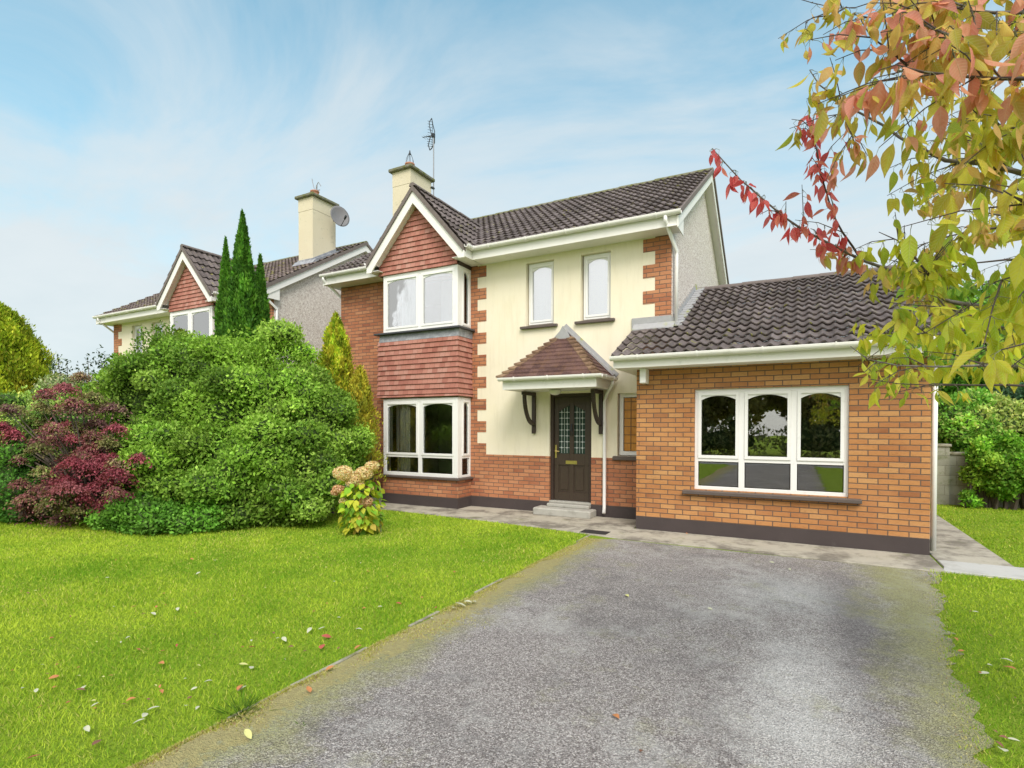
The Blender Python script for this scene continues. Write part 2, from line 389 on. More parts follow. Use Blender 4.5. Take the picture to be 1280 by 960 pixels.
def np_mesh(name,v,faces_idx,nper,mat,parent=None,tint=None,smooth=False,org=None):
    """v Nx3, faces_idx flat with nper verts per face; tint Nx3 per-vertex colour"""
    o=np.array(origin_of(parent)) if org is None else np.array(org)
    me=D.meshes.new(name); nf=len(faces_idx)//nper
    me.vertices.add(len(v)); me.vertices.foreach_set('co',(v-o).astype(np.float32).ravel())
    me.loops.add(len(faces_idx)); me.loops.foreach_set('vertex_index',faces_idx.astype(np.int32))
    me.polygons.add(nf); me.polygons.foreach_set('loop_start',np.arange(0,nf*nper,nper,dtype=np.int32))
    me.polygons.foreach_set('loop_total',np.full(nf,nper,dtype=np.int32))
    if smooth: me.polygons.foreach_set('use_smooth',np.ones(nf,dtype=bool))
    if tint is not None:
        a=me.attributes.new('tint','FLOAT_COLOR','POINT')
        a.data.foreach_set('color',np.concatenate([tint,np.ones((len(tint),1))],1).astype(np.float32).ravel())
    me.update(calc_edges=True); me.validate()
    me.materials.append(MATS[mat])
    ob=D.objects.new(name,me); COL.objects.link(ob)
    if parent is not None: ob.parent=parent
    elif org is not None: ob.location=tuple(org)
    ROOT[ob]=tuple(o)
    return ob

def grid_wall(xs,zs,cls,y0,y1,offs,parent,names,axis='y'):
    """vertical wall with openings, cut into cells; cls(x,z)->key or None; offs[key]=front offset; each key becomes one mesh"""
    xs=sorted(set(round(x,4) for x in xs)); zs=sorted(set(round(z,4) for z in zs))
    K=[[cls((xs[i]+xs[i+1])/2,(zs[j]+zs[j+1])/2) for j in range(len(zs)-1)] for i in range(len(xs)-1)]
    out={}
    def P(x,y,z): return (x,y,z) if axis=='y' else (y,x,z)
    for i in range(len(xs)-1):
        for j in range(len(zs)-1):
            k=K[i][j]
            if k is None: continue
            mb=out.setdefault(k,MB()); f=y0-offs.get(k,0)*(1 if y1>y0 else -1)
            a,b,c,d=xs[i],xs[i+1],zs[j],zs[j+1]
            mb.poly([P(a,f,c),P(b,f,c),P(b,f,d),P(a,f,d)]); mb.poly([P(b,y1,c),P(a,y1,c),P(a,y1,d),P(b,y1,d)])
            def nb(i2,j2):
                if 0<=i2<len(K) and 0<=j2<len(K[0]): return K[i2][j2]
                return None
            for i2,j2,q in ((i-1,j,((a,d),(a,c))),(i+1,j,((b,c),(b,d))),(i,j-1,((a,c),(b,c))),(i,j+1,((b,d),(a,d)))):
                o=nb(i2,j2)
                if o==k: continue
                e=y1 if o is None else y0-offs.get(o,0)*(1 if y1>y0 else -1)
                if abs(e-f)<1e-6: continue
                if o is not None and offs.get(o,0)>offs.get(k,0): continue
                (p,r),(p2,r2)=q
                mb.poly([P(p,f,r),P(p,e,r),P(p2,e,r2),P(p2,f,r2)])
    obs={}
    for k,mb in out.items():
        mb.fix=True
        obs[k]=mb.build(names[k][0],names[k][1],parent)
    return obs

def slope_tiles(O,U,V,width,length,mat,name,parent,period=.165,gauge=.31,amp=.036,step=.042,clip=None,spp=8,lip=True,jit=.004):
    """a pitched roof slope of interlocking wavy tiles: real corrugation and a step at every course"""
    O=Vector(O);U=Vector(U).normalized();V=Vector(V).normalized();Nn=U.cross(V).normalized()
    if Nn.z<0: Nn=-Nn
    nu=int(width/period*spp)+1; us=np.linspace(0,width,nu+1)
    ph=(us/period)%1.0
    wave=amp*np.clip(.5+.5*np.cos(2*np.pi*ph),0,1)**1.3
    mb=MB(); uvs=[]
    nr=int(math.ceil(length/gauge-1e-6))
    rr=random.Random(3)
    for r in range(nr):
        v0=r*gauge-.02; v1=min((r+1)*gauge,length)
        if v1-v0<.03: continue
        rows=[]
        tj=[rr.uniform(-jit,jit) for _ in range(int(width/.33)+3)]
        for (v,h) in ((v0,step-.022),(v0,step),(v1,0.002)):
            b=len(mb.v)
            for i,u in enumerate(us):
                hh=h+wave[i]+(tj[int(u/.33)] if h>.004 else 0)
                uu=u
                if clip is not None:
                    lo,hi=clip(v); uu=min(max(u,lo),hi)
                mb.v.append(tuple(O+U*uu+V*v+Nn*hh)); uvs.append((u,max(v,v0+.03)+.0005 if v==v0 else v-.002))
            rows.append(b)
        for a,b in ((rows[0],rows[1]),(rows[1],rows[2])):
            for i in range(nu):
                mb.f.append((a+i,a+i+1,b+i+1,b+i))
    ob=mb.build(name,mat,parent,uvs=uvs,smooth=False)
    return ob
def ridge_caps(p,q,r,name,mat,parent,seg=.45,z=0):
    p=Vector(p);q=Vector(q);L=(q-p).length;n=max(1,round(L/seg));d=(q-p)/n
    side=d.normalized().cross(Vector((0,0,1))).normalized();up=Vector((0,0,1))
    mb=MB()
    for k in range(n):
        a=p+d*k;b=p+d*(k+1)*1.0
        j=random.uniform(-.006,.006)
        rings=[]
        for pt,rr in ((a,r*1.06),(a+d*.93,r),(b,r*1.0)):
            base=len(mb.v)
            for i in range(9):
                t=math.pi*(i/8)*1.06-.03*math.pi
                mb.v.append(tuple(pt+side*math.cos(t)*rr+up*(math.sin(t)*rr*.85+j)))
            rings.append(base)
        for x,y in zip(rings,rings[1:]):
            for i in range(8): mb.f.append((x+i,x+i+1,y+i+1,y+i))
        mb.f.append(tuple(rings[0]+i for i in range(9)))
        mb.f.append(tuple(rings[-1]+i for i in reversed(range(9))))
    mb.fix=True
    return mb.build(name,mat,parent,smooth=False)
# half round gutter along x
def gutter(mb,p,q,r=.055):
    p=Vector(p);q=Vector(q);d=(q-p).normalized();side=d.cross(Vector((0,0,1))).normalized()
    base=[]
    prof=[(-r,0.012),(-r,0)]+[(-r*math.cos(t),-r*math.sin(t)*1.05) for t in [math.pi*k/8 for k in range(1,8)]]+[(r,0),(r,.012),(r-.012,.012),(r-.012,0)]+[((r-.012)*math.cos(t),-(r-.012)*math.sin(t)) for t in [math.pi*k/8 for k in range(1,8)]]+[(-r+.012,0),(-r+.012,.012)]
    for e in (p,q):
        b=len(mb.v); base.append(b)
        for a,z in prof: mb.v.append(tuple(e+side*a+Vector((0,0,z))))
    n=len(prof)
    for i in range(n): mb.f.append((base[0]+i,base[0]+(i+1)%n,base[1]+(i+1)%n,base[1]+i))
    mb.f.append(tuple(base[0]+i for i in range(n))); mb.f.append(tuple(base[1]+i for i in reversed(range(n))))
    # brackets and end stops
    L=(q-p).length;k=max(1,int(L/1.0))
    for i in range(k+1):
        c=p+d*(L*(i+.5)/(k+1)) if k else p
        for t0 in range(8):
            t=math.pi*(t0+.5)/8
        mb.bar(c+Vector((0,0,.016))-side*r*1.08,c+Vector((0,0,.016))+side*r*1.08,.02,.012)
        pts=[c+side*(-(r+.004)*math.cos(math.pi*j/8))+Vector((0,0,-(r+.004)*math.sin(math.pi*j/8)*1.05)) for j in range(9)]
        for a,b in zip(pts,pts[1:]): mb.bar(a,b,.024,.006,up=d) if False else mb.bar(a,b,.008,.024,up=d)
    mb.fix=True

# ---------------- windows: framed lights with an arched head insert; plane axis 'y' (faces -y) or 'x' (faces +x)
def window(parent,name,a0,a1,z0,z1,plane,axis='y',cols=None,transom=None,glass='window_glass',frame='white_pvc',fw=.06,depth_=.07,arch=.055,sash=.045,lower_plain=True,label=None):
    """a0..a1 across, z0..z1; cols=list of mullion centres; each light gets a sash frame, upper lights an arched head"""
    mb=MB()
    if axis=='y':
        T=lambda a,o,z:(a,plane+o,z)
    else:
        T=lambda a,o,z:(plane-o,a,z)
    def bx(a,b,o0,o1,c,d):
        p=T(a,o0,c);q=T(b,o1,d)
        mb.box(min(p[0],q[0]),max(p[0],q[0]),min(p[1],q[1]),max(p[1],q[1]),min(p[2],q[2]),max(p[2],q[2]))
    bx(a0,a1,0,depth_,z0,z0+fw); bx(a0,a1,0,depth_,z1-fw,z1)
    bx(a0,a0+fw,.001,depth_-.001,z0+fw,z1-fw); bx(a1-fw,a1,.001,depth_-.001,z0+fw,z1-fw)
    cols=cols or []
    edges=[a0+fw]+sum([[c-w/2,c+w/2] for c,w in cols],[])+[a1-fw]
    for c,w in cols: bx(c-w/2,c+w/2,.002,depth_-.002,z0+fw,z1-fw)
    lights=[(edges[i],edges[i+1]) for i in range(0,len(edges),2)]
    pan=[]
    for (l,r) in lights:
        if transom:
            bx(l,r,.004,depth_-.004,transom-.025,transom+.03)
            pan.append((l,r,z0+fw,transom-.025,False)); pan.append((l,r,transom+.03,z1-fw,True))
        else: pan.append((l,r,z0+fw,z1-fw,True))
    sb=MB(); gl=[]
    for (l,r,b,t,up) in pan:
        s=sash if up else .012
        o0,o1=(-.012,.045) if up else (.012,.05)
        if s>.02:
            for (A,B,C_,E_) in ((l,r,b,b+s),(l,r,t-s,t),(l,l+s,b+s,t-s),(r-s,r,b+s,t-s)):
                p=T(A,o0,C_);q=T(B,o1,E_)
                sb.box(min(p[0],q[0]),max(p[0],q[0]),min(p[1],q[1]),max(p[1],q[1]),min(p[2],q[2]),max(p[2],q[2]))
        il,ir,ib,it=l+s,r-s,b+s,t-s
        if up and arch:
            # spandrel insert: straight top, segmental underside
            n=10; w=ir-il
            for k in range(n):
                u0,u1=k/n,(k+1)/n
                h0=arch*(abs(2*u0-1)**2.2)+.008; h1=arch*(abs(2*u1-1)**2.2)+.008
                A=[T(il+w*u0,.012,it-h0),T(il+w*u1,.012,it-h1),T(il+w*u1,.012,it),T(il+w*u0,.012,it)]
                Bk=[T(il+w*u0,.034,it-h0),T(il+w*u1,.034,it-h1),T(il+w*u1,.034,it),T(il+w*u0,.034,it)]
                b_=len(sb.v); sb.v+=A+Bk
                sb.f+=[(b_,b_+1,b_+2,b_+3),(b_+7,b_+6,b_+5,b_+4),(b_,b_+4,b_+5,b_+1)]
        gl.append((il,ir,ib,it))
    mb.fix=sb.fix=True
    w=mb.build(name,frame,parent,bevel=.004,label=label)
    if sb.v: sb.build('sash',frame,w)
    for (l,r,b,t) in gl:
        g=MB(); A=[T(l,.022,b),T(r,.022,b),T(r,.022,t),T(l,.022,t)]; Bk=[T(l,.028,b),T(r,.028,b),T(r,.028,t),T(l,.028,t)]
        g.v=A+Bk; g.f=[(0,1,2,3),(7,6,5,4),(0,4,5,1),(1,5,6,2),(2,6,7,3),(3,7,4,0)]; g.fix=True
        g.build('pane',glass,w)
    return w
# ------------------------------------------------------------------ the house type (the neighbour is its mirror image)
YM,YB,XL,XR=9.854,9.323,-10.09,-2.06
EY,EZ,RY,RZ=9.42,5.36,13.27,7.665
PIT=(RZ-EZ)/(RY-EY)
BXC,BAP,BSL,BHW=-7.27,6.80,1.13,1.28
def hung_course(mb,z0,z1,xl,xr,yf,sides=None,g=.11,kick=.0):
    """clay tile courses: each one leans out at its foot; xl/xr are functions of height"""
    k=math.floor(z0/g+1e-6); z=z0
    while z<z1-1e-4:
        zn=min((k+1)*g,z1)
        if zn-z<.004: k+=1; z=zn; continue
        lo=.034+kick*max(0,1-(z-z0)/.35); hi=.010+kick*max(0,1-(zn-z0)/.35)
        a0,a1,b0,b1=xl(z),xl(zn),xr(z),xr(zn)
        s=0
        if sides: s=1
        mb.poly([(a0-lo*s,yf-lo,z),(b0+lo*s,yf-lo,z),(b1+hi*s,yf-hi,zn),(a1-hi*s,yf-hi,zn)])
        mb.poly([(a0,yf+.05,z),(b0,yf+.05,z),(b0+lo*s,yf-lo,z),(a0-lo*s,yf-lo,z)])
        if sides:
            yb=sides
            mb.poly([(b0+lo,yf-lo,z),(b0+lo,yb,z),(b1+hi,yb,zn),(b1+hi,yf-hi,zn)])
            mb.poly([(a0-lo,yb,z),(a0-lo,yf-lo,z),(a1-hi,yf-hi,zn),(a1-hi,yb,zn)])
            mb.poly([(b0,yf,z),(b0,yb,z),(b0+lo,yb,z),(b0+lo,yf-lo,z)]); mb.poly([(a0,yb,z),(a0,yf,z),(a0-lo,yf-lo,z),(a0-lo,yb,z)])
        z=zn; k+=1
def barge(mb,x0,x1,pts,w):
    """boards under a pitched edge lying in the y-z plane, extruded along x; pts=(y,z) top line"""
    for (p,q) in zip(pts,pts[1:]):
        mb.prism([(p[0],p[1]-w),(q[0],q[1]-w),q,p],0,x0,x1)
def house(main):
    h=thing('detached_house' if main else 'neighbouring_house',(-6.1,YM,0),
      'detached brick and cream rendered house with dark tiled roofs and a brown front door' if main else 'cream and brick house behind the cypresses with a tile hung gable','house')
    # --- front wall
    W1=(-4.958,-4.338,3.76,5.046);W2=(-3.771,-3.171,3.76,5.046);DR=(-4.42,-3.54,.14,2.38);SW=(-3.03,-2.44,1.18,2.35)
    BL=(-8.12,-6.42,.66,2.333);BU=(-8.12,-6.42,3.80,5.07)
    holes=[W1,W2,BL,BU]+([DR,SW] if main else [])
    q=.2355
    def cls(x,z):
        for a,b,c,d in holes:
            if a<x<b and c<z<d: return None
        if z<.227: return 'p'
        if z<1.134: return 'b'
        k=int((z-1.134)//q)
        if x<-6.11: return 'b'
        if x<-5.89: return 'b' if k%2==0 else 'r'
        if x>-2.34: return 'b'
        if x>-2.56: return 'b' if k%2==0 else 'r'
        return 'r'
    xs=[XL,XR,-6.11,-5.89,-2.34,-2.56]+sum([[a,b] for a,b,_,_ in holes],[])
    zs=[0,.227,1.134,5.2]+[1.134+q*k for k in range(1,18)]+sum([[c,d] for _,_,c,d in holes],[])
    grid_wall(xs,zs,cls,YM,YM+.3,{'p':.02,'b':.006,'r':0},h,{'p':('plinth','plinth_paint'),'b':('brick_wall','brick_main'),'r':('rendered_wall','cream_render')})
    # --- gable walls and back wall
    for xa,xb in ((XR-.24,XR+.015),(XL-.015,XL+.24)):
        top=lambda y: EZ-.09+(y-EY)*PIT if y<RY else EZ-.09+(2*RY-EY-y)*PIT
        m=MB(); m.prism([(YM+.05,0),(16.69,0),(16.69,top(16.69)),(RY,top(RY)),(YM+.05,top(YM+.05))],0,xa,xb)
        m.build('gable_wall','pebbledash',h)
    MB().box(XL,XR,16.44,16.68,0,5.25).build('rear_wall','pebbledash',h)
    # --- interior
    m=MB()
    m.box(XL+.25,XR-.25,YM+.32,16.4,2.62,2.8).box(XL+.25,XR-.25,YM+.32,16.4,.1,.2).box(XL+.25,XR-.25,YM+.32,16.4,5.22,5.26)
    m.box(-6.0,-5.9,YM+.31,16.4,.2,2.6).box(-6.0,-5.9,YM+.31,16.4,2.82,5.2)
    m.box(XL+.25,-6.0,13.6,13.7,.2,2.6).box(XL+.25,XR-.25,12.6,12.7,2.82,5.2).box(-5.9,XR-.25,12.6,12.7,.2,2.6)
    m.box(-8.14,-8.115,YM-.02,YM+.32,.67,2.33).box(-6.425,-6.40,YM-.02,YM+.32,.67,2.33).box(-8.14,-8.115,YM-.02,YM+.32,3.81,5.06).box(-6.425,-6.40,YM-.02,YM+.32,3.81,5.06)
    m.box(-8.2,-6.3,YB+.1,YM+.31,2.336,2.36).box(-8.2,-6.3,YB+.1,YM+.31,5.072,5.09)
    m.build('interior','interior_cream',h)
    # --- bay window
    MB().box(-8.28,-6.262,YB,YM-.008,.227,.60).build('bay_base','brick_main',h)
    MB().box(-8.295,-6.245,YB-.015,YM-.022,0,.225).build('bay_plinth','plinth_paint',h)
    bs=MB(); bs.box(-8.34,-6.20,YB-.06,YM-.01,.60,.645); bs.build('bay_sill','brown_sill',h,bevel=.008)
    for z0,z1,tr,nm in ((.648,2.333,1.075,'bay_window'),(3.805,5.08,None,'bay_window')):
        w=window(h,nm,-8.27,-6.275,z0,z1,YB+.012,'y',cols=[(-7.25,.09)],transom=tr,glass='window_glass' if tr else 'window_glass_sky',fw=.075)
        MB().box(-6.40,-6.268,YB+.004,YB+.13,z0+.003,z1-.003).build('corner_post','white_pvc',w,bevel=.005)
        window(h,'bay_side_window',YB+.14,YM-.008,z0,z1,-6.272,'x',transom=tr,glass='window_glass',fw=.05,arch=.10)
        window(h,'bay_side_window',YB+.14,YM-.008,z0,z1,-8.20,'x',transom=tr,glass='window_glass',fw=.05,arch=.10)
    m=MB(); m.box(-8.37,-6.262,YB+.02,YM-.008,2.345,3.60); m.build('bay_spandrel','interior_dark',h)
    m=MB(); hung_course(m,2.365,3.62,lambda z:-8.38,lambda z:-6.262,YB,sides=YM-.008,kick=.015); m.fix=False; m.build('hung_tiles','clay_tile',h)
    m=MB(); m.prism([(YB-.02,3.60),(YM,3.60),(YM,3.76),(YB+.01,3.76)],0,-8.37,-6.235); m.build('lead_flashing','lead',h)
    MB().box(-8.47,-6.165,YB-.085,YM-.01,3.76,3.80).build('bay_sill','lead_dark',h,bevel=.006)
    # bay gable
    zt=lambda x: BAP-BSL*abs(x-BXC)
    m=MB(); L=lambda z: max(-8.38,BXC-(BAP-.22-z)/BSL); R=lambda z: min(-6.262,BXC+(BAP-.22-z)/BSL)
    hung_course(m,5.085,6.50,L,R,YB); m.build('hung_tiles','clay_tile',h)
    m=MB(); m.prism([(L(5.1),5.1),(R(5.1),5.1),(BXC,6.54)],1,YB+.06,YB+.2)
    m.build('gable_wall','interior_dark',h)
    m=MB(); m.box(-8.38,-6.262,YB+.02,YM,5.081,5.10); m.box(-6.30,-6.258,YB+.03,YM-.01,5.10,5.156); m.build('bay_head','brown_wood',h)
    for sg in (1,-1):
        x0=BXC+sg*BHW; V=Vector((-sg,0,BSL)); ln=BHW*math.hypot(1,BSL)-.03
        O=(x0,9.11,zt(x0)); 
        if sg>0: slope_tiles(O,(0,1,0),V,2.75,ln,'roof_tile','bay_roof',h,spp=6)
        else: slope_tiles((x0,9.11+2.75,zt(x0)),(0,-1,0),V,2.75,ln,'roof_tile','bay_roof',h,spp=6)
        n2=Vector((BSL*sg,0,1)).normalized()
        def off(x,d): return (x+n2.x*d, zt(x)+n2.z*d)
        m=MB(); dd=.27; e=x0+sg*.012
        m.prism([(e,zt(x0)-.10),(BXC,BAP-.10),(BXC,BAP-.10-.25),(x0-sg*.17,zt(x0-sg*.17)-.345),(x0-sg*.12,5.125),(e,5.125)],1,9.115,9.145); m.build('bargeboard','white_trim',h)
        m=MB(); m.prism([(x0,zt(x0)-.098),(BXC,BAP-.098),(BXC,BAP+.02),(x0,zt(x0)+.02)],1,9.085,9.20); m.build('verge','verge_mortar',h)
        m=MB(); m.prism([(x0-sg*.2,zt(x0-sg*.2)-.26),(BXC,BAP-.26),(BXC,BAP-.29),(x0-sg*.2,zt(x0-sg*.2)-.29)],1,9.146,9.36); m.build('soffit','white_trim',h)
        m=MB(); m.box(min(x0-sg*.001,x0-sg*.02),max(x0-sg*.001,x0-sg*.02),9.147,9.47,5.157,5.352)
        m.build('fascia','white_trim',h)
        m=MB(); m.box(min(x0-sg*.021,x0-sg*.30),max(x0-sg*.021,x0-sg*.30),9.147,9.85,5.159,5.17); m.build('soffit','white_trim',h)
        g=MB(); gutter(g,(x0+sg*.055,9.13,5.375),(x0+sg*.055,9.40,5.375),.052); g.build('gutter','white_trim',h)
    ridge_caps((BXC,9.09,BAP+.01),(BXC,11.75,BAP+.01),.075,'ridge','verge_mortar',h)
    # --- main roof
    SL=math.hypot(RY-EY,RZ-EZ); X0,X1=-10.25,-1.85
    slope_tiles((X0,EY,EZ),(1,0,0),(0,RY-EY,RZ-EZ),X1-X0,SL,'roof_tile_mossy' if not main else 'roof_tile','main_roof',h)
    slope_tiles((X1,2*RY-EY,EZ),(-1,0,0),(0,EY-RY,RZ-EZ),X1-X0,SL,'roof_tile','rear_roof',h,spp=4)
    ridge_caps((X0-.02,RY,RZ+.0),(X1+.02,RY,RZ+.0),.09,'ridge','cap_moss',h)
    for sx,xo in ((1,X1),(-1,X0)):
        m=MB(); a=(EY-.0,EZ+.03);b=(RY,RZ+.03);c=(2*RY-EY,EZ+.03)
        for p,q_ in ((a,b),(b,c)):
            m.prism([(p[0],p[1]-.075),(q_[0],q_[1]-.075),(q_[0],q_[1]+.02),(p[0],p[1]+.02)],0,xo-.035,xo+.035)
        m.build('verge','verge_mortar',h)
        m=MB()
        for p,q_ in ((a,b),(b,c)):
            m.prism([(p[0],p[1]-.27),(q_[0],q_[1]-.27),(q_[0],q_[1]-.077),(p[0],p[1]-.077)],0,xo-.012*sx-.012,xo-.012*sx+.012)
        # boxed eaves end
        m.prism([(EY+.02,5.14),(YM+.13,5.14),(YM+.13,EZ+(YM+.13-EY)*PIT-.2),(EY+.02,EZ-.04)],0,xo-.03*sx-.010,xo-.03*sx+.010)
        m.build('bargeboard','white_trim',h)
        m=MB(); wx=(XR+.017) if sx>0 else (XL-.017)
        lo,hi=sorted((wx,xo-.026*sx))
        for p,q_ in ((a,b),(b,c)):
            m.prism([(p[0],p[1]-.245),(q_[0],q_[1]-.245),(q_[0],q_[1]-.225),(p[0],p[1]-.225)],0,lo,hi)
        m.build('soffit','white_trim',h)
    # eaves: fascia, soffit, gutter
    for xa,xb in ((-5.985,-1.88),(-10.22,-8.555)):
        m=MB(); m.box(xa,xb,EY+.025,EY+.048,5.155,5.355); m.build('fascia','white_trim',h)
        m=MB(); m.box(xa,xb,EY+.05,YM-.002,5.158,5.172); 
        m.build('soffit','white_trim',h)
    g=MB(); gutter(g,(-5.97,EY-.035,5.375),(-1.80,EY-.035,5.375)); g.build('gutter','white_trim',h)
    g=MB(); gutter(g,(-10.29,EY-.035,5.375),(-8.57,EY-.035,5.375)); g.build('gutter','white_trim',h)
    g=MB(); g.tube([(-2.06,EY-.035,5.33),(-2.06,EY-.035,5.24),(-1.985,YM+.1,4.88),(-1.985,YM+.1,4.80),(-1.985,YM+.1,3.58 if main else .05)],.034,10); g.build('downpipe','white_pvc',h,smooth=True)
    g=MB(); g.tube([(-10.20,EY-.035,5.33),(-10.20,EY-.035,5.26),(-10.15,YM+.1,4.92),(-10.15,YM+.1,4.84),(-10.15,YM+.1,.05)],.034,10); g.build('downpipe','white_pvc',h,smooth=True)
    # chimney
    cx0,cx1,cy0,cy1=-9.83,-9.22,11.47,12.37
    m=MB().box(cx0,cx1,cy0,cy1,6.0,8.22); c=m.build('chimney','chimney_render',h)
    MB().box(cx0-.006,cx1+.006,cy0-.006,cy1+.006,8.224,8.61).build('chimney_top','chimney_render',c)
    cap=MB(); n=14
    cap.box(cx0-.09,cx1+.09,cy0-.09,cy1+.09,8.61,8.70)
    o=cap.build('chimney_cap','cap_moss',c,bevel=.02)
    m=MB(); m.box(cx0-.02,cx1+.02,cy0-.02,cy1+.02,6.5,EZ+(cy0-EY)*PIT+.12)
    m.prism([(cy0-.14,EZ+(cy0-.14-EY)*PIT+.045),(cy1+.1,EZ+(cy1+.1-EY)*PIT+.045),(cy1+.1,EZ+(cy1+.1-EY)*PIT+.075),(cy0-.02,EZ+(cy0-EY)*PIT+.13),(cy0-.14,EZ+(cy0-.14-EY)*PIT+.07)],0,cx0-.14,cx1+.14)
    m.prism([(cy0-.021,EZ+(cy0-EY)*PIT),(cy1,EZ+(cy1-EY)*PIT),(cy1,EZ+(cy1-EY)*PIT+.17),(cy0-.021,EZ+(cy0-EY)*PIT+.17)],0,cx0-.022,cx1+.022)
    m.build('lead_flashing','lead',c)
    pc=((cx0+cx1)/2,(cy0+cy1)/2-.1,8.70)
    m=MB().lathe(pc,[(.13,0),(.125,.1),(.115,.2),(.135,.21),(.135,.24),(.09,.24),(.085,.1)],16); m.build('chimney_pot','terracotta',c,smooth=True)
    if main:
        m=MB()
        for k in range(6):
            t=math.pi*k/3
            m.tube([(pc[0]+.115*math.cos(t),pc[1]+.115*math.sin(t),8.93),(pc[0]+.10*math.cos(t),pc[1]+.10*math.sin(t),9.06),(pc[0]+.05*math.cos(t),pc[1]+.05*math.sin(t),9.18),(pc[0],pc[1],9.27)],.006,5)
        m.tube([(pc[0],pc[1],9.2),(pc[0],pc[1],9.31)],[.03,.012],8)
        m.build('wire_cowl','dark_metal',c)
    # upper windows
    for (a,b,c0,d) in (W1,W2):
        window(h,'window',a+.03,b,c0+.04,d-.005,YM+.085,'y',glass='window_glass_sky',fw=.045,arch=.075,sash=.04)
        MB().box(a-.01,b+.01,YM+.17,YM+.18,c0,d).build('pane_backing','pale_sky_panel',h)  # pale board added behind the pane, lending it the sky's mirrored brightness
        s=MB(); s.prism([(YM-.075,c0-.055),(YM+.1,c0-.05),(YM+.1,c0+.012),(YM-.075,c0-.004)],0,a-.10,b+.09); s.build('window_sill','brown_sill',h,bevel=.006)
    # curtains in the upper bay
    cm=MB(); nn=26
    for k in range(nn):
        x0=-8.0+.52*k/nn; x1=-8.0+.52*(k+1)/nn
        y0=YB+.30+.035*math.sin(k*1.3); y1=YB+.30+.035*math.sin((k+1)*1.3)
        cm.poly([(x0,y0,3.85),(x1,y1,3.85),(x1,y1,5.0),(x0,y0,5.0)])
    cm.build('curtain_or_reveal','curtain_white',h)
    cm=MB()
    for k in range(16):
        x0=-7.98+.30*k/16; x1=-7.98+.30*(k+1)/16
        cm.poly([(x0,YB+.24+.02*math.sin(k*1.5),.70),(x1,YB+.24+.02*math.sin((k+1)*1.5),.70),(x1,YB+.24+.02*math.sin((k+1)*1.5),2.30),(x0,YB+.24+.02*math.sin(k*1.5),2.30)])
    cm.build('curtain_or_reveal','interior_cream',h)  # pleated cream strip added to stand for the pale wall reveal
    MB().box(-6.425,-6.412,YB+.16,YM-.03,.72,2.28).build('pane_backing','curtain_white',h); MB().box(-6.425,-6.412,YB+.16,YM-.03,3.87,5.0).build('pane_backing','curtain_white',h)
    MB().box(-7.3,-6.42,YM+.33,YM+.34,3.85,5.06).build('pane_backing','pale_sky_panel',h)  # added pale board standing in for sky reflected in the right pane
    MB().box(-9.0,-9.0+.11,YM-.012,YM,5.0,5.075).build('air_vent','terracotta',h)
    if not main: return h
    # --- garage / side room
    GY,GX0,GX1=8.949,-2.421,1.528; GW=(-1.494,.604,.729,2.321)
    def cls(x,z):
        a,b,c,d=GW
        if a<x<b and c<z<d: return None
        return 'p' if z<.227 else 'b'
    grid_wall([GX0,GX1,GW[0],GW[1]],[0,.227,GW[2],GW[3],2.72],cls,GY,GY+.28,{'p':.014,'b':0},h,{'p':('plinth','plinth_paint'),'b':('brick_wall','brick')})
    MB().box(GX0,GX0+.25,GY+.281,YM-.01,.227,2.67).build('brick_wall','brick',h); MB().box(GX1-.25,GX1,GY+.281,15.6,.227,2.72).build('brick_wall','brick',h)
    MB().box(GX0-.013,GX0+.2,GY+.281,YM-.03,0,.225).build('plinth','plinth_paint',h); MB().box(GX1-.2,GX1+.013,GY+.281,15.6,0,.225).build('plinth','plinth_paint',h)
    MB().box(GX0+.26,GX1-.26,13.0,13.1,.1,2.6).box(GX0+.26,GX1-.26,GY+.29,15.5,.1,.16).box(GX0+.02,GX1-.02,GY+.29,15.5,2.66,2.7).box(GX0+.26,XR+.02,YM+.31,13.0,.17,2.6).build('interior','interior_dark',h)
    GEY,GEZ,GRY,GRZ=8.50,2.835,12.39,4.70; GP=(GRZ-GEZ)/(GRY-GEY); GL=math.hypot(GRY-GEY,GRZ-GEZ)
    GA,GB=-2.70,1.74
    cy=math.cos(math.atan(GP))
    slope_tiles((GA,GEY,GEZ),(1,0,0),(0,GRY-GEY,GRZ-GEZ),GB-GA,GL,'roof_tile','garage_roof',h,clip=lambda v:(0 if GEY+v*cy<YM-.0 else XR+.02-GA,99),spp=10,amp=.042,step=.044)
    slope_tiles((GB,2*GRY-GEY,GEZ),(-1,0,0),(0,GEY-GRY,GRZ-GEZ),GB-XR-.02,GL,'roof_tile','garage_roof',h,spp=4)
    ridge_caps((XR+.0,GRY,GRZ+.01),(GB,GRY,GRZ+.01),.085,'ridge','verge_mortar',h)
    m=MB(); m.prism([(GY,2.7),(15.6,2.7),(GRY,GRZ-.08)],0,GX1-.2,GX1); m.build('gable_wall','brick',h)
    m=MB(); m.prism([(GEY,GEZ-.2),(GRY,GRZ-.2),(GRY,GRZ+.03),(GEY,GEZ+.03)],0,GB-.03,GB); m.prism([(2*GRY-GEY,GEZ-.2),(GRY,GRZ-.2),(GRY,GRZ+.03),(2*GRY-GEY,GEZ+.03)],0,GB-.03,GB)
    m.build('bargeboard','white_trim',h)
    m=MB(); m.box(GA+.02,GB-.035,GEY+.045,GEY+.068,2.672,2.825); m.build('fascia','white_trim',h)
    m=MB(); m.box(GA+.02,GB-.035,GEY+.07,GY-.002,2.674,2.688); m.box(GA+.02,GX0-.002,GY-.001,YM-.004,2.674,2.688); m.box(GA,GA+.02,GEY+.046,YM-.004,2.674,2.82)
    m.build('soffit','white_trim',h)
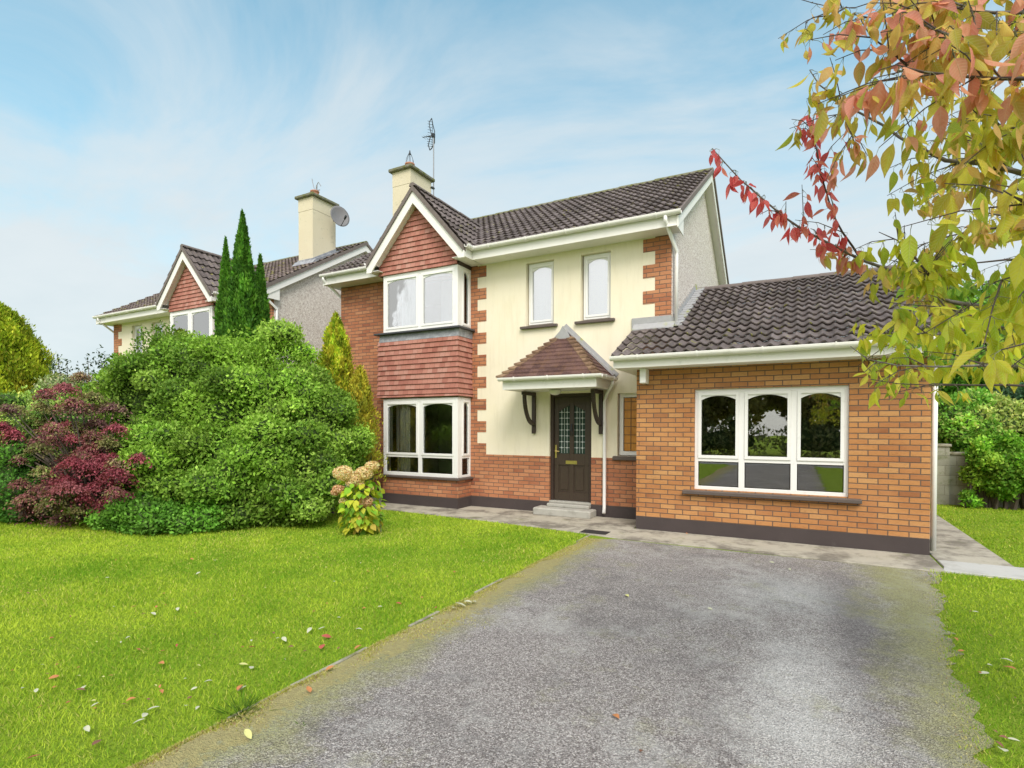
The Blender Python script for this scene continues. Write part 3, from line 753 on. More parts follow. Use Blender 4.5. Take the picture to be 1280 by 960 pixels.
    m=MB(); m.prism([(GEY,GEZ-.05),(YM-.004,GEZ-.05+(YM-GEY)*GP),(YM-.004,GEZ+.05+(YM-GEY)*GP),(GEY,GEZ+.05)],0,GA-.025,GA+.03); m.build('verge','verge_mortar',h)
    g=MB(); gutter(g,(GA-.03,GEY-.02,2.845),(GB+.02,GEY-.02,2.845),.058); g.build('gutter','white_trim',h)
    g=MB(); g.tube([(1.585,9.06,2.62),(1.585,9.06,.06)],.034,10); g.build('downpipe','white_pvc',h,smooth=True)
    g=MB(); g.box(-2.315,-2.215,8.72,GY-.004,2.43,2.672); g.build('downpipe_stub','white_pvc',h,bevel=.01)
    # lead flashings between garage roof and main house
    z_=lambda y: GEZ+(y-GEY)*GP
    m=MB(); m.box(-2.76,XR+.02,YM-.03,YM-.008,z_(YM)+.02,3.72); m.build('lead_flashing','lead_pale',h,bevel=.004)
    m=MB(); m.prism([(YM-.17,z_(YM-.17)+.06),(YM-.03,z_(YM)+.06),(YM-.03,z_(YM)+.12),(YM-.17,z_(YM-.17)+.085)],0,-2.72,XR+.08); m.build('lead_apron','lead_pale',h,bevel=.004)
    m=MB(); nst=15
    for k in range(nst):
        ya=YM+.0+(GRY-YM)*k/nst; yb=YM+(GRY-YM)*(k+1)/nst
        m.box(XR+.017,XR+.036,ya,yb-.004,z_(ya)+.02,z_(yb)+.13)
    m.build('lead_flashing','lead_pale',h)
    m=MB()
    for k in range(nst*2):
        ya=YM-.05+(GRY-YM)*k/nst/2; yb=ya+(GRY-YM)/nst/2-.004
        zz=.075+(.012 if k%2 else 0)
        m.prism([(ya,z_(ya)+.05),(yb,z_(yb)+.05),(yb,z_(yb)+zz),(ya,z_(ya)+zz)],0,XR+.04,XR+.20)
    m.build('lead_valley','lead_pale',h)
    # garage window
    w=window(h,'garage_window',GW[0],GW[1],GW[2],GW[3],GY+.05,'y',cols=[(-.80,.085),(-.085,.085)],transom=1.20,glass='window_glass_dark',fw=.055,arch=.065,sash=.045)
    s=MB(); s.prism([(GY-.085,.655),(GY+.1,.66),(GY+.1,.727),(GY-.085,.712)],0,-1.66,.76); s.build('window_sill','brown_sill',h,bevel=.008)
    # small window by the door
    w=window(h,'window',SW[0]+.02,SW[1]-.0,SW[2]+.01,SW[3],YM+.07,'y',glass='amber_glass',fw=.075,arch=0,sash=.012)
    cm=MB()
    for k in range(1,7): cm.box(SW[0]+.1,SW[1]-.08,YM+.083,YM+.09,SW[2]+.08+k*.155,SW[2]+.088+k*.155)
    for k in range(1,3): cm.box(SW[0]+.1+k*.13,SW[0]+.108+k*.13,YM+.0825,YM+.0905,SW[2]+.09,SW[3]-.08)
    cm.build('leadwork','dark_came',w)
    s=MB(); s.prism([(YM-.08,1.105),(YM+.07,1.11),(YM+.07,1.185),(YM-.08,1.168)],0,-3.10,GX0-.002); s.build('window_sill','brown_sill',h,bevel=.006)
    # --- door
    a,b,c,d=DR; yd=YM+.09
    fm=MB(); fm.box(a,a+.065,YM+.05,YM+.16,.25,d).box(b-.065,b,YM+.05,YM+.16,.25,d).box(a+.065,b-.065,YM+.05,YM+.16,d-.065,d); fm.build('door_frame','brown_wood',h,bevel=.004)
    dm=MB(); l,r,bt,tp=a+.068,b-.068,.262,d-.068
    mid=(l+r)/2
    sx=[l,l+.095,mid-.045,mid+.045,r-.095,r]; sz=[bt,bt+.17,bt+.70,bt+.93,tp-.14,tp]
    for i in range(5):
        for j in range(5):
            if i in(1,3) and j in(1,3): continue
            dm.box(sx[i],sx[i+1],yd,yd+.045,sz[j],sz[j+1])
    for i in (1,3): # raised panels
        dm.box(sx[i],sx[i+1],yd+.018,yd+.04,sz[1],sz[2])
        x0,x1,z0,z1=sx[i]+.035,sx[i+1]-.035,sz[1]+.04,sz[2]-.04
        dm.box(x0,x1,yd+.006,yd+.018,z0,z1)
    for i in (1,3): # sloping arch-head inserts over the glass
        x0,x1=sx[i],sx[i+1]
        if i==1: dm.prism([(x0,sz[4]-.14),(x1,sz[4]-.02),(x1,sz[4]),(x0,sz[4])],1,yd+.001,yd+.04)
        else: dm.prism([(x0,sz[4]-.02),(x1,sz[4]-.14),(x1,sz[4]),(x0,sz[4])],1,yd+.001,yd+.04)
    door=dm.build('front_door','door_paint',h,bevel=.003)
    gm=MB(); 
    for i in (1,3): gm.box(sx[i],sx[i+1],yd+.02,yd+.026,sz[3],sz[4])
    gm.build('leaded_glass','door_glass_dark',door)
    lm=MB()
    for i in (1,3):
        x0,x1=sx[i],sx[i+1]; W=x1-x0
        for k in (1,2,3): lm.box(x0+W*k/4-.0035,x0+W*k/4+.0035,yd+.014,yd+.019,sz[3]+.01,sz[4]-.06)
        for k in range(1,8): lm.box(x0,x1,yd+.0135,yd+.0185,sz[3]+k*.117-.0035,sz[3]+k*.117+.0035)
        for k in range(1,8):
            for e in (1,3):
                xx=x0+W*e/4; zz=sz[3]+k*.117; lm.prism([(xx-.022,zz),(xx,zz-.022),(xx+.022,zz),(xx,zz+.022)],1,yd+.012,yd+.0133)
    lm.build('lead_strips','lead_came',door)
    hm=MB(); hm.box(l+.02,l+.055,yd-.008,yd,1.10,1.36); hm.tube([(l+.038,yd-.005,1.24),(l+.038,yd-.05,1.24),(l+.13,yd-.055,1.235)],.009,8); hm.build('door_handle','brass',door)
    hm=MB(); hm.box(mid-.125,mid+.115,yd-.008,yd-.001,.985,1.055); hm.build('letterbox','brass',door,bevel=.003)
    km=MB(); km.tube([(mid,yd-.006,1.78),(mid,yd-.022,1.72),(mid,yd-.024,1.64)],[.014,.012,.02],8); 
    for k in range(12):
        t=math.pi*2*k/12; t2=math.pi*2*(k+1)/12
        km.tube([(mid+.03*math.sin(t),yd-.02,1.60+.045*math.cos(t)),(mid+.03*math.sin(t2),yd-.02,1.60+.045*math.cos(t2))],.006,5)
    km.build('door_knocker','dark_metal',door)
    tm=MB(); tm.box(a-.0,b,YM-.02,YM+.2,.215,.255); tm.build('threshold','concrete_step',h,bevel=.006)
    st=MB(); st.box(-4.60,-3.42,9.46,YM-.022,.004,.15); st.build('doorstep','concrete_step',h,bevel=.02)
    st=MB(); st.box(-4.42,-3.54,9.72,YM+.04,.15,.213); st.build('doorstep','concrete_step',h,bevel=.012)
    # --- porch
    PX0,PX1,PY,PZ=-4.99,-3.13,8.95,2.42
    p=MB(); p.box(PX0,PX1,PY,PY+.025,PZ,2.60).box(PX0,PX0+.025,PY+.026,YM-.002,PZ,2.60).box(PX1-.025,PX1,PY+.026,YM-.002,PZ,2.60).box(PX0+.026,PX1-.026,PY+.026,YM-.002,PZ+.004,PZ+.02)
    porch=p.build('porch','white_trim',h)
    ax,ay,az=-4.06,YM,3.60; ex=1.0; e0y=PY-.09; ez=2.625; rows=11
    tm=MB(); hipm=MB()
    for k in range(rows):
        t0=k/rows*.93; t1=(k+1)/rows*.93
        def ring(t,lift=0): 
            w=ex*(1-t); y=e0y+(ay-e0y)*t; z=ez+(az-ez)*t+lift
            return w,y,z
        w0,y0,z0=ring(t0); w1,y1,z1=ring(t1); s=.03
        FL,FR,FL1,FR1=(ax-w0,y0,z0+s),(ax+w0,y0,z0+s),(ax-w1,y1,z1+.004),(ax+w1,y1,z1+.004)
        BL_,BR_,BL1,BR1=(ax-w0,YM-.004,z0+s),(ax+w0,YM-.004,z0+s),(ax-w1,YM-.004,z1+.004),(ax+w1,YM-.004,z1+.004)
        hw=.10
        for (A,B,A1,B1) in ((FL,FR,FL1,FR1),(FR,BR_,FR1,BR1),(BL_,FL,BL1,FL1)):
            tm.poly([A,B,B1,A1])
            lo=lambda q:(q[0],q[1],q[2]-s-.002)
            tm.poly([lo(A),lo(B),B,A])
        # hip tiles
        for (A,A1,sg) in ((FL,FL1,-1),(FR,FR1,1)):
            if w0<.2: continue
            o=.016
            c0=Vector(A)+Vector((sg*.02,-.02,o+.008)); c1=Vector(A1)+Vector((0,0,o))
            f0=Vector((A[0]-sg*.13,A[1]-.008,A[2]+.008)); f1=Vector((A1[0]-sg*.12,A1[1],A1[2]+.004))
            r0=Vector((A[0]+sg*.008,A[1]+.16,A[2]+.008)); r1=Vector((A1[0],A1[1]+.15,A1[2]+.004))
            if sg<0: hipm.poly([c0,f0,f1,c1]); hipm.poly([r0,c0,c1,r1])
            else: hipm.poly([f0,c0,c1,f1]); hipm.poly([c0,r0,r1,c1])
            dn=Vector((0,0,-.03)); hipm.poly([f0+dn,c0+dn,c0,f0]); hipm.poly([c0+dn,r0+dn,r0,c0])
    tm.fix=False
    tm.build('porch_roof','porch_tile',porch)
    hipm.build('hip_tiles','porch_hip',porch)
    m=MB()
    for sg in (-1,1):   # wall flashing, an inverted V against the render
        f=lambda t:(ax+sg*ex*(1-t)*1.0, ez+(az-ez)*t)
        p0=f(.0);p1=(ax,az+.0)
        m.prism([(p0[0]+sg*.0,p0[1]+.02),(p1[0],p1[1]+.0),(p1[0],p1[1]+.14),(p0[0]+sg*.06,p0[1]+.09)],1,YM-.02,YM-.005)
        w=.10
        m.prism([(p0[0]-sg*.02,p0[1]+.045),(p1[0],p1[1]+.03),(p1[0],p1[1]+.06),(p0[0]+sg*.0,p0[1]+.075)],1,YM-.13,YM-.022)
    m.prism([(ax-.17,3.40),(ax+.17,3.40),(ax,az+.07)],1,YM-.20,YM-.12)
    m.build('lead_flashing','lead_pale',porch)
    g=MB(); gutter(g,(PX0-.05,PY-.07,2.625),(PX1+.13,PY-.07,2.625),.05); gutter(g,(PX1+.075,PY-.02,2.625),(PX1+.075,YM-.05,2.625),.05); g.build('gutter','white_trim',porch)
    g=MB(); g.tube([(PX1+.08,YM-.25,2.59),(PX1+.08,YM-.25,2.50),(-3.215,YM-.06,2.34),(-3.26,YM-.05,2.20),(-3.26,YM-.05,.20),(-3.245,YM-.12,.10)],.034,10); g.build('downpipe','white_pvc',h,smooth=True)
    for bx in (-4.75,-3.34):
        m=MB(); m.box(bx-.035,bx+.035,YM-.065,YM-.003,1.62,2.41).box(bx-.035,bx+.035,YM-.52,YM-.066,2.345,2.41)
        pts=[]
        for k in range(10):
            t=k/9*math.pi/2; pts.append((bx,YM-.06-.40*math.cos(t),2.36-.58*math.sin(t)))
        for p0,p1 in zip(pts,pts[1:]): m.bar(p0,p1,.06,.06)
        m.box(bx-.03,bx+.03,YM-.075,YM-.004,1.585,1.62)
        m.build('porch_bracket','brown_wood',h)
    m=MB().lathe((-4.08,9.35,PZ-.0),[(.03,.0),(.11,-.005),(.12,-.03),(.10,-.07),(.05,-.10),(.0,-.105)],16); m.build('porch_lamp','lamp_glass',h,smooth=True)
    return h
house(True)
MIRX=-22.73
NB=house(False)
MIRX=None
# ------------------------------------------------------------------ aerials and dish
t=thing('television_aerial',(-9.17,12.42,8.3),'thin grey television aerial on a tall pole strapped to the nearer chimney','aerial')
MB().tube([(-9.17,12.43,8.0),(-9.17,12.43,9.98)],.016,8).build('pole','grey_metal',t)
m=MB(); hz=9.92
def arcp(s,n=9,L=.42):
    return [(-9.17-.06-.0*k-.10*math.sin(math.pi*k/n), 12.43, hz+s*L*k/n) for k in range(n+1)]
for dy in (-.07,.07):
    m.tube([(-9.19,12.43+dy,hz),(-9.22,12.43+dy*1.6,hz+.18),(-9.26,12.43+dy*1.2,hz+.36),(-9.24,12.43,hz+.50)],.013,5)
    m.tube([(-9.19,12.43+dy,hz),(-9.22,12.43+dy*1.6,hz-.14),(-9.29,12.43+dy*1.2,hz-.28),(-9.30,12.43,hz-.38)],.013,5)
    for k in range(5):
        z=.06+.08*k; m.tube([(-9.20,12.43,hz+z),(-9.30,12.43+dy*1.5,hz+z+.01)],.006,4); m.tube([(-9.20,12.43,hz-z*.8),(-9.32,12.43+dy*1.5,hz-z*.8)],.006,4)
m.build('reflector','dark_metal',t)
m=MB(); m.tube([(-9.17,12.43,hz),(-9.52,12.38,hz+.01)],[.016,.009],6); m.box(-9.215,-9.145,12.39,12.47,hz-.05,hz+.05)
for k in range(4): m.tube([(-9.28-.07*k,12.30,hz),(-9.28-.07*k,12.5,hz)],.004,4)
m.build('boom','dark_metal',t)
m=MB(); m.box(-9.21,-9.15,12.34,12.46,8.42,8.46).box(-9.21,-9.15,12.34,12.46,8.15,8.19); m.build('bracket','dark_metal',t)
# bent old aerial on the neighbour's chimney
ncx=-22.73+9.525
t=thing('bent_aerial',(ncx,11.82,8.94),'bent broken aerial prongs on the farther chimney pot','aerial')
m=MB(); b=Vector((ncx+.02,11.82,8.93))
for pts in ([(0,0,0),(-.06,0,.14),(-.12,0,.32),(-.14,0,.42)],[(.02,0,0),(.05,0,.16),(.14,0,.26),(.24,0,.12)],[(-.3,0,.02),(0,0,.03),(.2,0,.01)],[(.05,.02,.02),(.08,0,.2)]):
    m.tube([tuple(b+Vector(p)) for p in pts],.012,6)
m.build('prongs','grey_metal',t)
# satellite dish
t=thing('satellite_dish',(-12.72,12.2,8.3),'round grey satellite dish on an arm at the side of the farther chimney','satellite dish')
dc=Vector((-12.52,12.15,8.14)); ax_=Vector((.90,-.36,.22)).normalized(); s1=ax_.cross(Vector((0,0,1))).normalized(); s2=s1.cross(ax_)
m=MB(); rings=[]
for side in (0,1):
    for i in range(7):
        r=i/6; base=len(m.v); rings.append(base)
        for k in range(24):
            a=2*math.pi*k/24; m.v.append(tuple(dc+s1*(.30*r*math.cos(a))+s2*(.34*r*math.sin(a))+ax_*(.07*r*r-.012*side)))
for side in (0,1):
    R_=rings[side*7:side*7+7]
    for i in range(6):
        for k in range(24):
            q_=(R_[i]+k,R_[i]+(k+1)%24,R_[i+1]+(k+1)%24,R_[i+1]+k); m.f.append(q_ if side==0 else tuple(reversed(q_)))
for k in range(24): m.f.append((rings[6]+k,rings[6]+(k+1)%24,rings[13]+(k+1)%24,rings[13]+k))
m.build('reflector','dish_grey',t,smooth=True)
m=MB(); m.tube([tuple(dc-s2*.33+ax_*.05),tuple(dc-s2*.26+ax_*.38)],.012,6); m.tube([tuple(dc-s2*.26+ax_*.36),tuple(dc-s2*.22+ax_*.47)],[.03,.035],8); m.build('feed_arm','dark_metal',t)
m=MB(); m.tube([tuple(dc-ax_*.02),(-12.80,12.25,8.10),(-12.88,12.25,8.12)],.018,6); m.build('mounting_arm','grey_metal',t)
# ------------------------------------------------------------------ ground
def sheet(name,mat,pts,z,label=None):
    m=MB(); m.poly([(x,y,z) for x,y in pts]); m.fix=False
    o=m.build(name,mat); return tag(o,kind='structure')
sheet('lawn','lawn_green',[(-150,-120),(150,-120),(150,150),(-150,150)],0)
def edge_r(y): 
    pts=[(-20,.55),(1,.62),(2.5,.72),(3.5,.84),(4.24,.93),(5.44,1.07),(7,1.31),(8.03,1.42),(20,1.42)]
    for (a,b),(c,d) in zip(pts,pts[1:]):
        if a<=y<=c: return b+(d-b)*(y-a)/(c-a)
    return .6
def edge_l(y): return -2.90+.012*math.sin(y*1.7)
jag=random.Random(5)
lp=[(edge_l(y)+jag.uniform(-.008,.008),y) for y in np.arange(-9,7.9,.09)]; rp=[(edge_r(y)+jag.uniform(-.06,.06)+.04*math.sin(y*5),y) for y in np.arange(7.98,-9,-.08)]
sheet('driveway','tarmac',lp+[(-2.48,7.99)]+rp,.006)
sheet('road','tarmac_far',[(-60,-15),(60,-15),(60,-9),(-60,-9)],.003)
def slab(name,mat,pts,z):
    m=MB(); n=len(pts); m.prism([(x,y) for x,y in pts],2,-.05,z); o=m.build(name,mat,bevel=.006); return tag(o,kind='structure')
slab('path','path_concrete',[(-9.9,8.70),(-7.58,8.57),(-5.17,8.41),(-3.51,8.24),(-2.47,8.05),(-2.47,9.83),(-9.9,9.83)],.016)
slab('garage_path','path_concrete',[(-2.46,8.03),(-1.0,8.05),(.27,8.0),(1.46,7.98),(1.53,8.02),(1.53,8.93),(-2.46,8.93)],.020)
slab('side_path','path_concrete',[(1.56,8.68),(2.33,8.68),(2.37,12.2),(2.40,15.2),(1.56,15.2)],.014)
slab('paved_strip','slab_concrete',[(1.50,8.03),(9,8.06),(9,8.67),(1.56,8.67),(1.56,8.3)],.024)
kb=random.Random(8); y=1.0; m=MB()
while y<7.9:
    L_=kb.uniform(.4,.9)
    if kb.random()<.62: m.box(-2.945+kb.uniform(-.006,.006),-2.918,y,y+L_-.02,-.03,.010+kb.uniform(0,.008))
    y+=L_
tag(m.build('kerb_edging','kerb_concrete',bevel=.004),kind='structure')
m=MB(); m.box(-3.14,-2.70,8.18,8.45,.005,.0225)
t=m.build('manhole_cover','iron_cover',bevel=.003); tag(t,'small dark metal drain cover set in the concrete path','drain cover')
# ------------------------------------------------------------------ wall at the back of the side garden
t=thing('block_wall',(4.5,15.3,0),'weathered grey concrete block wall closing the garden on the right','wall')
MB().box(2.95,12,15.3,15.5,0,1.12).build('blockwork','block',t)
MB().box(2.93,12,15.27,15.53,1.12,1.18).build('coping','kerb_concrete',t,bevel=.01)
MB().box(2.45,2.94,15.22,15.56,0,1.30).build('pier','block',t)
MB().box(2.42,2.97,15.19,15.59,1.30,1.36).build('coping','kerb_concrete',t,bevel=.01)
# ------------------------------------------------------------------ foliage
def unit(a): return a/np.maximum(np.linalg.norm(a,axis=1,keepdims=True),1e-9)
def leaves(name,C,L,Nn,size,wr,tint,parent,mat='leaf_tinted',fold=.25):
    n=len(C); L=unit(L); S=unit(np.cross(L,Nn)); Nn=np.cross(S,L); sz=size[:,None]
    v=np.empty((n,4,3)); v[:,0]=C-L*sz*.5; v[:,1]=C+S*sz*wr+Nn*sz*wr*fold; v[:,2]=C+L*sz*.5-Nn*sz*.06; v[:,3]=C-S*sz*wr+Nn*sz*wr*fold
    b=np.arange(n)[:,None]*4; f=(b+np.array([[0,1,2,0,2,3]])).ravel()
    return np_mesh(name,v.reshape(-1,3),f,3,mat,parent,np.repeat(tint,4,axis=0))
def sample(lobes,n,shell=.28,cull=.86,rng=RNG):
    c=np.array([l[0] for l in lobes],dtype=float); r=np.array([l[1] for l in lobes],dtype=float)
    w=(r[:,0]*r[:,1]+r[:,0]*r[:,2]+r[:,1]*r[:,2]); k=rng.choice(len(lobes),n,p=w/w.sum())
    d=unit(rng.normal(size=(n,3))); f=1-shell*rng.random(n)**1.5
    bump=1+.08*np.sin(d[:,0]*7+k)+.07*np.sin(d[:,2]*9+2*k)+.05*np.sin(d[:,1]*11+3*k)
    P=c[k]+d*r[k]*(f*bump)[:,None]+rng.normal(0,.035,(n,3))
    keep=P[:,2]>.03
    for j in range(len(lobes)):
        q=(((P-c[j])/r[j])**2).sum(1); keep&=~((q<cull**2)&(k!=j))
    nr=unit(d/r[k]); return P[keep],nr[keep],k[keep]
def sublobes(masses,n,rmin,rmax,flat=.8,rng=RNG,inset=.75):
    out=[]
    P,nr,k=sample(masses,n*6,0,.92,rng)
    P=P[:n]; k=k[:n]
    for p,kk in zip(P,k):
        c=np.array(masses[kk][0]); q=c+(p-c)*inset
        r=rng.uniform(rmin,rmax); 
        if q[2]<r*.4: q[2]=r*.4
        out.append((q+(p-c)/max(np.linalg.norm(p-c),.01)*0.0,(r,r,r*flat)))
    return out
def tints(k,cols,rng,per=.22,lobe=.18):
    cols=np.array(cols); nk=k.max()+1 if len(k) else 1
    lt=rng.normal(0,lobe,(nk,1)); pick=rng.random((nk,1))*.0
    ci=rng.choice(len(cols),len(k)); lc=cols[rng.choice(len(cols),nk)]
    t=.5*cols[ci]+.5*lc[k]
    return np.clip(t*np.exp(rng.normal(0,per,(len(k),1)))*np.exp(lt[k]),0.003,.9)
simple('shade_core',(.05,.085,.022),1,.4,8,1)  # dark green of the light-blocking cores added inside crowns
def core(lobes,parent,s=.80,name='branches_or_core'):  # opaque dark lumps added inside crowns to block light, not wood
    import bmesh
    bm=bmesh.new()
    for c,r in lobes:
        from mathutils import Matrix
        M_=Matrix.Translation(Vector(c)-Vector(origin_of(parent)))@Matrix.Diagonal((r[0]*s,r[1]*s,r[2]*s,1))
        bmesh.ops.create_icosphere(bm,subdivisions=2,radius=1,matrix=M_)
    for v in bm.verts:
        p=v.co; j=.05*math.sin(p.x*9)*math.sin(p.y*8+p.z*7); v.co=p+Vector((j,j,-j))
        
    me=D.meshes.new(name); bm.to_mesh(me); bm.free(); me.materials.append(MATS['shade_core'])
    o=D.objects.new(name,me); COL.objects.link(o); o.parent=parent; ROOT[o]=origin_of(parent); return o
def mass(px,py,d,rx,ry,rz,z=None):
    p=at(px,py,d); 
    return ((p.x,p.y,p.z if z is None else z),(rx,ry,rz))
def shrub(name,label,cat,masses,nsub,rs,nleaf,size,cols,wr=.28,up=.5,coreS=.68,stems=True,shell=.28,seed=1,droop=0,flat=.8,inset=.8,loblight=.18,group=None):
    rng=np.random.default_rng(seed)
    c0=np.mean([m_[0] for m_ in masses],axis=0)
    t=thing(name,(float(c0[0]),float(c0[1]),0),label,cat,group)
    lob=masses and [(np.array(c),tuple(x*.86 for x in r)) for c,r in masses]
    sub=lob+sublobes([(np.array(c),r) for c,r in masses],nsub,rs[0],rs[1],flat,rng,inset)
    P,nr,k=sample(sub,nleaf,shell,.84,rng)
    n=len(P); L=unit(nr*.6+np.array([0,0,up-droop])+rng.normal(0,.75,(n,3))); Nn=unit(nr+np.array([0,0,.5])+rng.normal(0,.45,(n,3)))
    sz=rng.uniform(size[0],size[1],n)
    leaves('foliage',P,L,Nn,sz,wr,tints(k,cols,rng,lobe=loblight),t)
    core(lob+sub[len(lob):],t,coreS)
    if stems:
        m=MB()
        for c,r in masses[:6]:
            for j in range(4):
                a=rng.uniform(0,6.28); x=c[0]+math.cos(a)*r[0]*.3; y=c[1]+math.sin(a)*r[1]*.3
                m.tube([(x,y,-.05),(x+.1*math.cos(a),y+.1*math.sin(a),c[2]*.5),(c[0]+math.cos(a)*r[0]*.6,c[1]+math.sin(a)*r[1]*.6,c[2])],[.04,.03,.015],6)
        m.build('stem','trunk_brown',t)
    return t
GREEN=[(.17,.32,.04),(.24,.42,.055),(.32,.50,.075),(.40,.56,.11),(.15,.29,.04),(.27,.46,.05)]
big=[mass(326,0,10.9,1.9,1.7,1.85,1.85),mass(248,0,11.3,1.15,1.2,1.95,1.92),mass(205,0,11.4,1.05,1.1,1.9,2.08),mass(398,0,10.3,.62,.9,1.35,1.35),mass(300,0,9.6,1.35,.8,1.1,.9),
     mass(388,0,9.9,.78,.7,1.0,.85),mass(205,0,9.7,.85,.7,.95,.75),mass(150,0,11.6,.8,.9,1.2,1.65),mass(345,0,9.4,.9,.6,.6,.45)]
shrub('large_shrub','huge rounded glossy green shrub filling the space left of the bay window','shrub',big,150,(.20,.48),290000,(.05,.09),GREEN,shell=.36,seed=3,coreS=.66,loblight=.16,flat=.66,inset=.80)
shrub('low_shrub','low bright green shrub at the lawn edge under the red maple','shrub',[mass(160,0,8.9,.55,.4,.34,.22),mass(200,0,8.75,.55,.35,.36,.2),mass(250,0,8.8,.5,.35,.36,.2)],14,(.15,.24),14000,(.05,.08),[(.10,.26,.03),(.15,.34,.04),(.2,.4,.06)],seed=5,stems=False)
shrub('viburnum_shrub','loose grey green shrub with pale tips behind the maple','shrub',[mass(180,0,12.6,1.3,1.0,1.25,2.0),mass(105,0,12.6,1.2,1.0,1.05,1.9)],36,(.22,.42),42000,(.05,.09),[(.14,.24,.07),(.22,.32,.12),(.38,.42,.22),(.17,.28,.06),(.42,.34,.25)],seed=6,coreS=.7,shell=.45)
shrub('light_green_shrub','pale lime green bush at the far left behind the maple','shrub',[mass(45,0,11.2,1.5,.8,1.0,1.55),mass(-40,0,11.0,1.4,.9,1.1,1.4)],34,(.22,.4),34000,(.05,.085),[(.2,.40,.07),(.3,.48,.12),(.15,.32,.05),(.42,.52,.12)],seed=7,coreS=.75,shell=.4)
shrub('dark_shrub','dark green bush at the left edge of the lawn','shrub',[mass(18,0,9.7,.75,.6,.75,.6),mass(-60,0,9.7,.9,.7,.9,.6)],22,(.2,.34),22000,(.045,.075),[(.06,.18,.025),(.09,.24,.035),(.13,.28,.04)],seed=8)
# shoots that stand out of the shrubs
def shoots(parent_label,cat,name,pts,cols,seed,L_=.5,leaf=.07):
    rng=np.random.default_rng(seed); a=at(*pts[0])
    t=thing(name,(a.x,a.y,0),parent_label,cat); m=MB(); C=[];LL=[]
    for (px,py,d) in pts:
        p=at(px,py,d); q=p+Vector((rng.uniform(-.3,.3),rng.uniform(-.1,.1),-L_*1.6))
        m.tube([(q.x,q.y,0),tuple(q),tuple((p+q)/2+Vector((.03,0,.02))),tuple(p)],[.012,.012,.008,.004],5)
        for s in np.linspace(0,1,16):
            c=q.lerp(p,s); 
            for e in (-1,1):
                v=Vector((rng.uniform(.3,1)*e,rng.uniform(-.6,.6),rng.uniform(.1,.8))); C.append(tuple(c+v*.04)); LL.append(tuple(v))
    m.build('stem','trunk_brown',t)
    C=np.repeat(np.array(C),3,0)+rng.normal(0,.05,(len(C)*3,3));LL=np.repeat(np.array(LL),3,0)+rng.normal(0,.4,(len(C),3));n=len(C);leaves('foliage',C,LL,unit(rng.normal(0,.6,(n,3))+[0,-.3,1]),rng.uniform(leaf*.7,leaf*1.3,n),.27,tints(np.zeros(n,int),cols,rng),t)
shoots('thin leafy shoots rising above the shrubs left of the far house','shrub','wispy_shrub',[(72,447,12.5),(84,452,12.4),(98,460,12.6),(110,448,12.5),(125,441,12.6),(132,446,12.5),(66,458,12.4),(143,452,12.6),(104,470,12.3),(118,465,12.5)],[(.06,.11,.05),(.10,.16,.06)],21)
# red maple: flat drooping layers
rng=np.random.default_rng(12)
mp_=at(95,640,9.3); t=thing('red_maple',(mp_.x,mp_.y,0),'dark red and purple japanese maple with drooping layers at the left','tree')
pads=[];padc=[]
def jitter_spec(sp0):
    out=[]
    for (px,py,d,r,c) in sp0:
        for k in range(3): out.append((px+rng.normal(0,12),py+rng.normal(0,11),d+rng.normal(0,.2),r*rng.uniform(.4,.8),c if rng.random()<.75 else (DULL,MID,RED)[rng.integers(3)]))
    return out
DULL=[(.22,.09,.10),(.27,.13,.14),(.18,.09,.10),(.32,.24,.13),(.30,.36,.09)];RED=[(.30,.06,.085),(.38,.10,.13),(.25,.05,.07),(.40,.15,.16)];MID=[(.26,.09,.10),(.20,.08,.09),(.30,.13,.12),(.24,.32,.08)]
spec=[(95,492,9.9,.42,DULL),(60,500,10,.4,DULL),(122,510,9.8,.42,DULL),(40,515,9.9,.36,DULL),(85,520,9.7,.5,DULL),(135,526,9.6,.36,DULL),(12,535,9.8,.30,DULL),(60,540,9.6,.45,MID),(105,542,9.4,.46,RED),(130,548,9.3,.36,DULL),
 (25,560,9.6,.38,MID),(75,560,9.3,.42,MID),(115,562,9.1,.44,RED),(140,572,9.0,.34,RED),(95,578,9.0,.44,RED),(55,580,9.2,.42,MID),(128,590,8.9,.40,RED),(150,582,8.95,.26,RED),(80,598,9.0,.44,RED),(40,605,9.1,.40,MID),
 (110,606,8.85,.42,RED),(140,605,8.8,.28,RED),(60,618,9.0,.42,MID),(95,622,8.85,.42,MID),(120,625,8.8,.32,RED),(35,630,9.1,.32,MID),(75,638,8.95,.36,MID),(100,640,8.85,.30,MID),(0,570,9.6,.35,MID),(10,545,9.9,.3,RED)]
CC=[];LL=[];NN=[];TT=[]
tm=MB(); base=Vector((mp_.x,mp_.y+.2,0))
for (px,py,d,r,cols) in jitter_spec(spec):
    c=np.array(at(px,py,d)); n=int(3000*r)
    a=rng.random(n)*2*np.pi; rr=np.abs(rng.normal(0,.62,n))*r
    off=np.stack([np.cos(a)*rr,np.sin(a)*rr*.7,-.30*rr**2/r+rng.normal(0,.03,n)],1)
    P=c+off; CC.append(P); ln=np.stack([np.cos(a),np.sin(a),-.7+0*a],1)+rng.normal(0,.45,(n,3)); LL.append(ln); NN.append(np.array([0,-.2,1])+rng.normal(0,.5,(n,3)))
    TT.append(tints(np.zeros(n,int),cols,rng,.3,.12))
    cc=Vector(c); mid=(base+cc)/2+Vector((0,0,.25))
    tm.tube([tuple(base),tuple(mid),tuple(cc+Vector((0,0,-.06)))],[.03,.016,.005],6)
    for j in range(5):
        aa=rng.uniform(0,6.28); tm.tube([tuple(cc+Vector((0,0,-.06))),tuple(cc+Vector((math.cos(aa)*r*.8,math.sin(aa)*r*.5,-.16)))],[.006,.003],4)
tm.build('branches_or_core','trunk_brown',t)
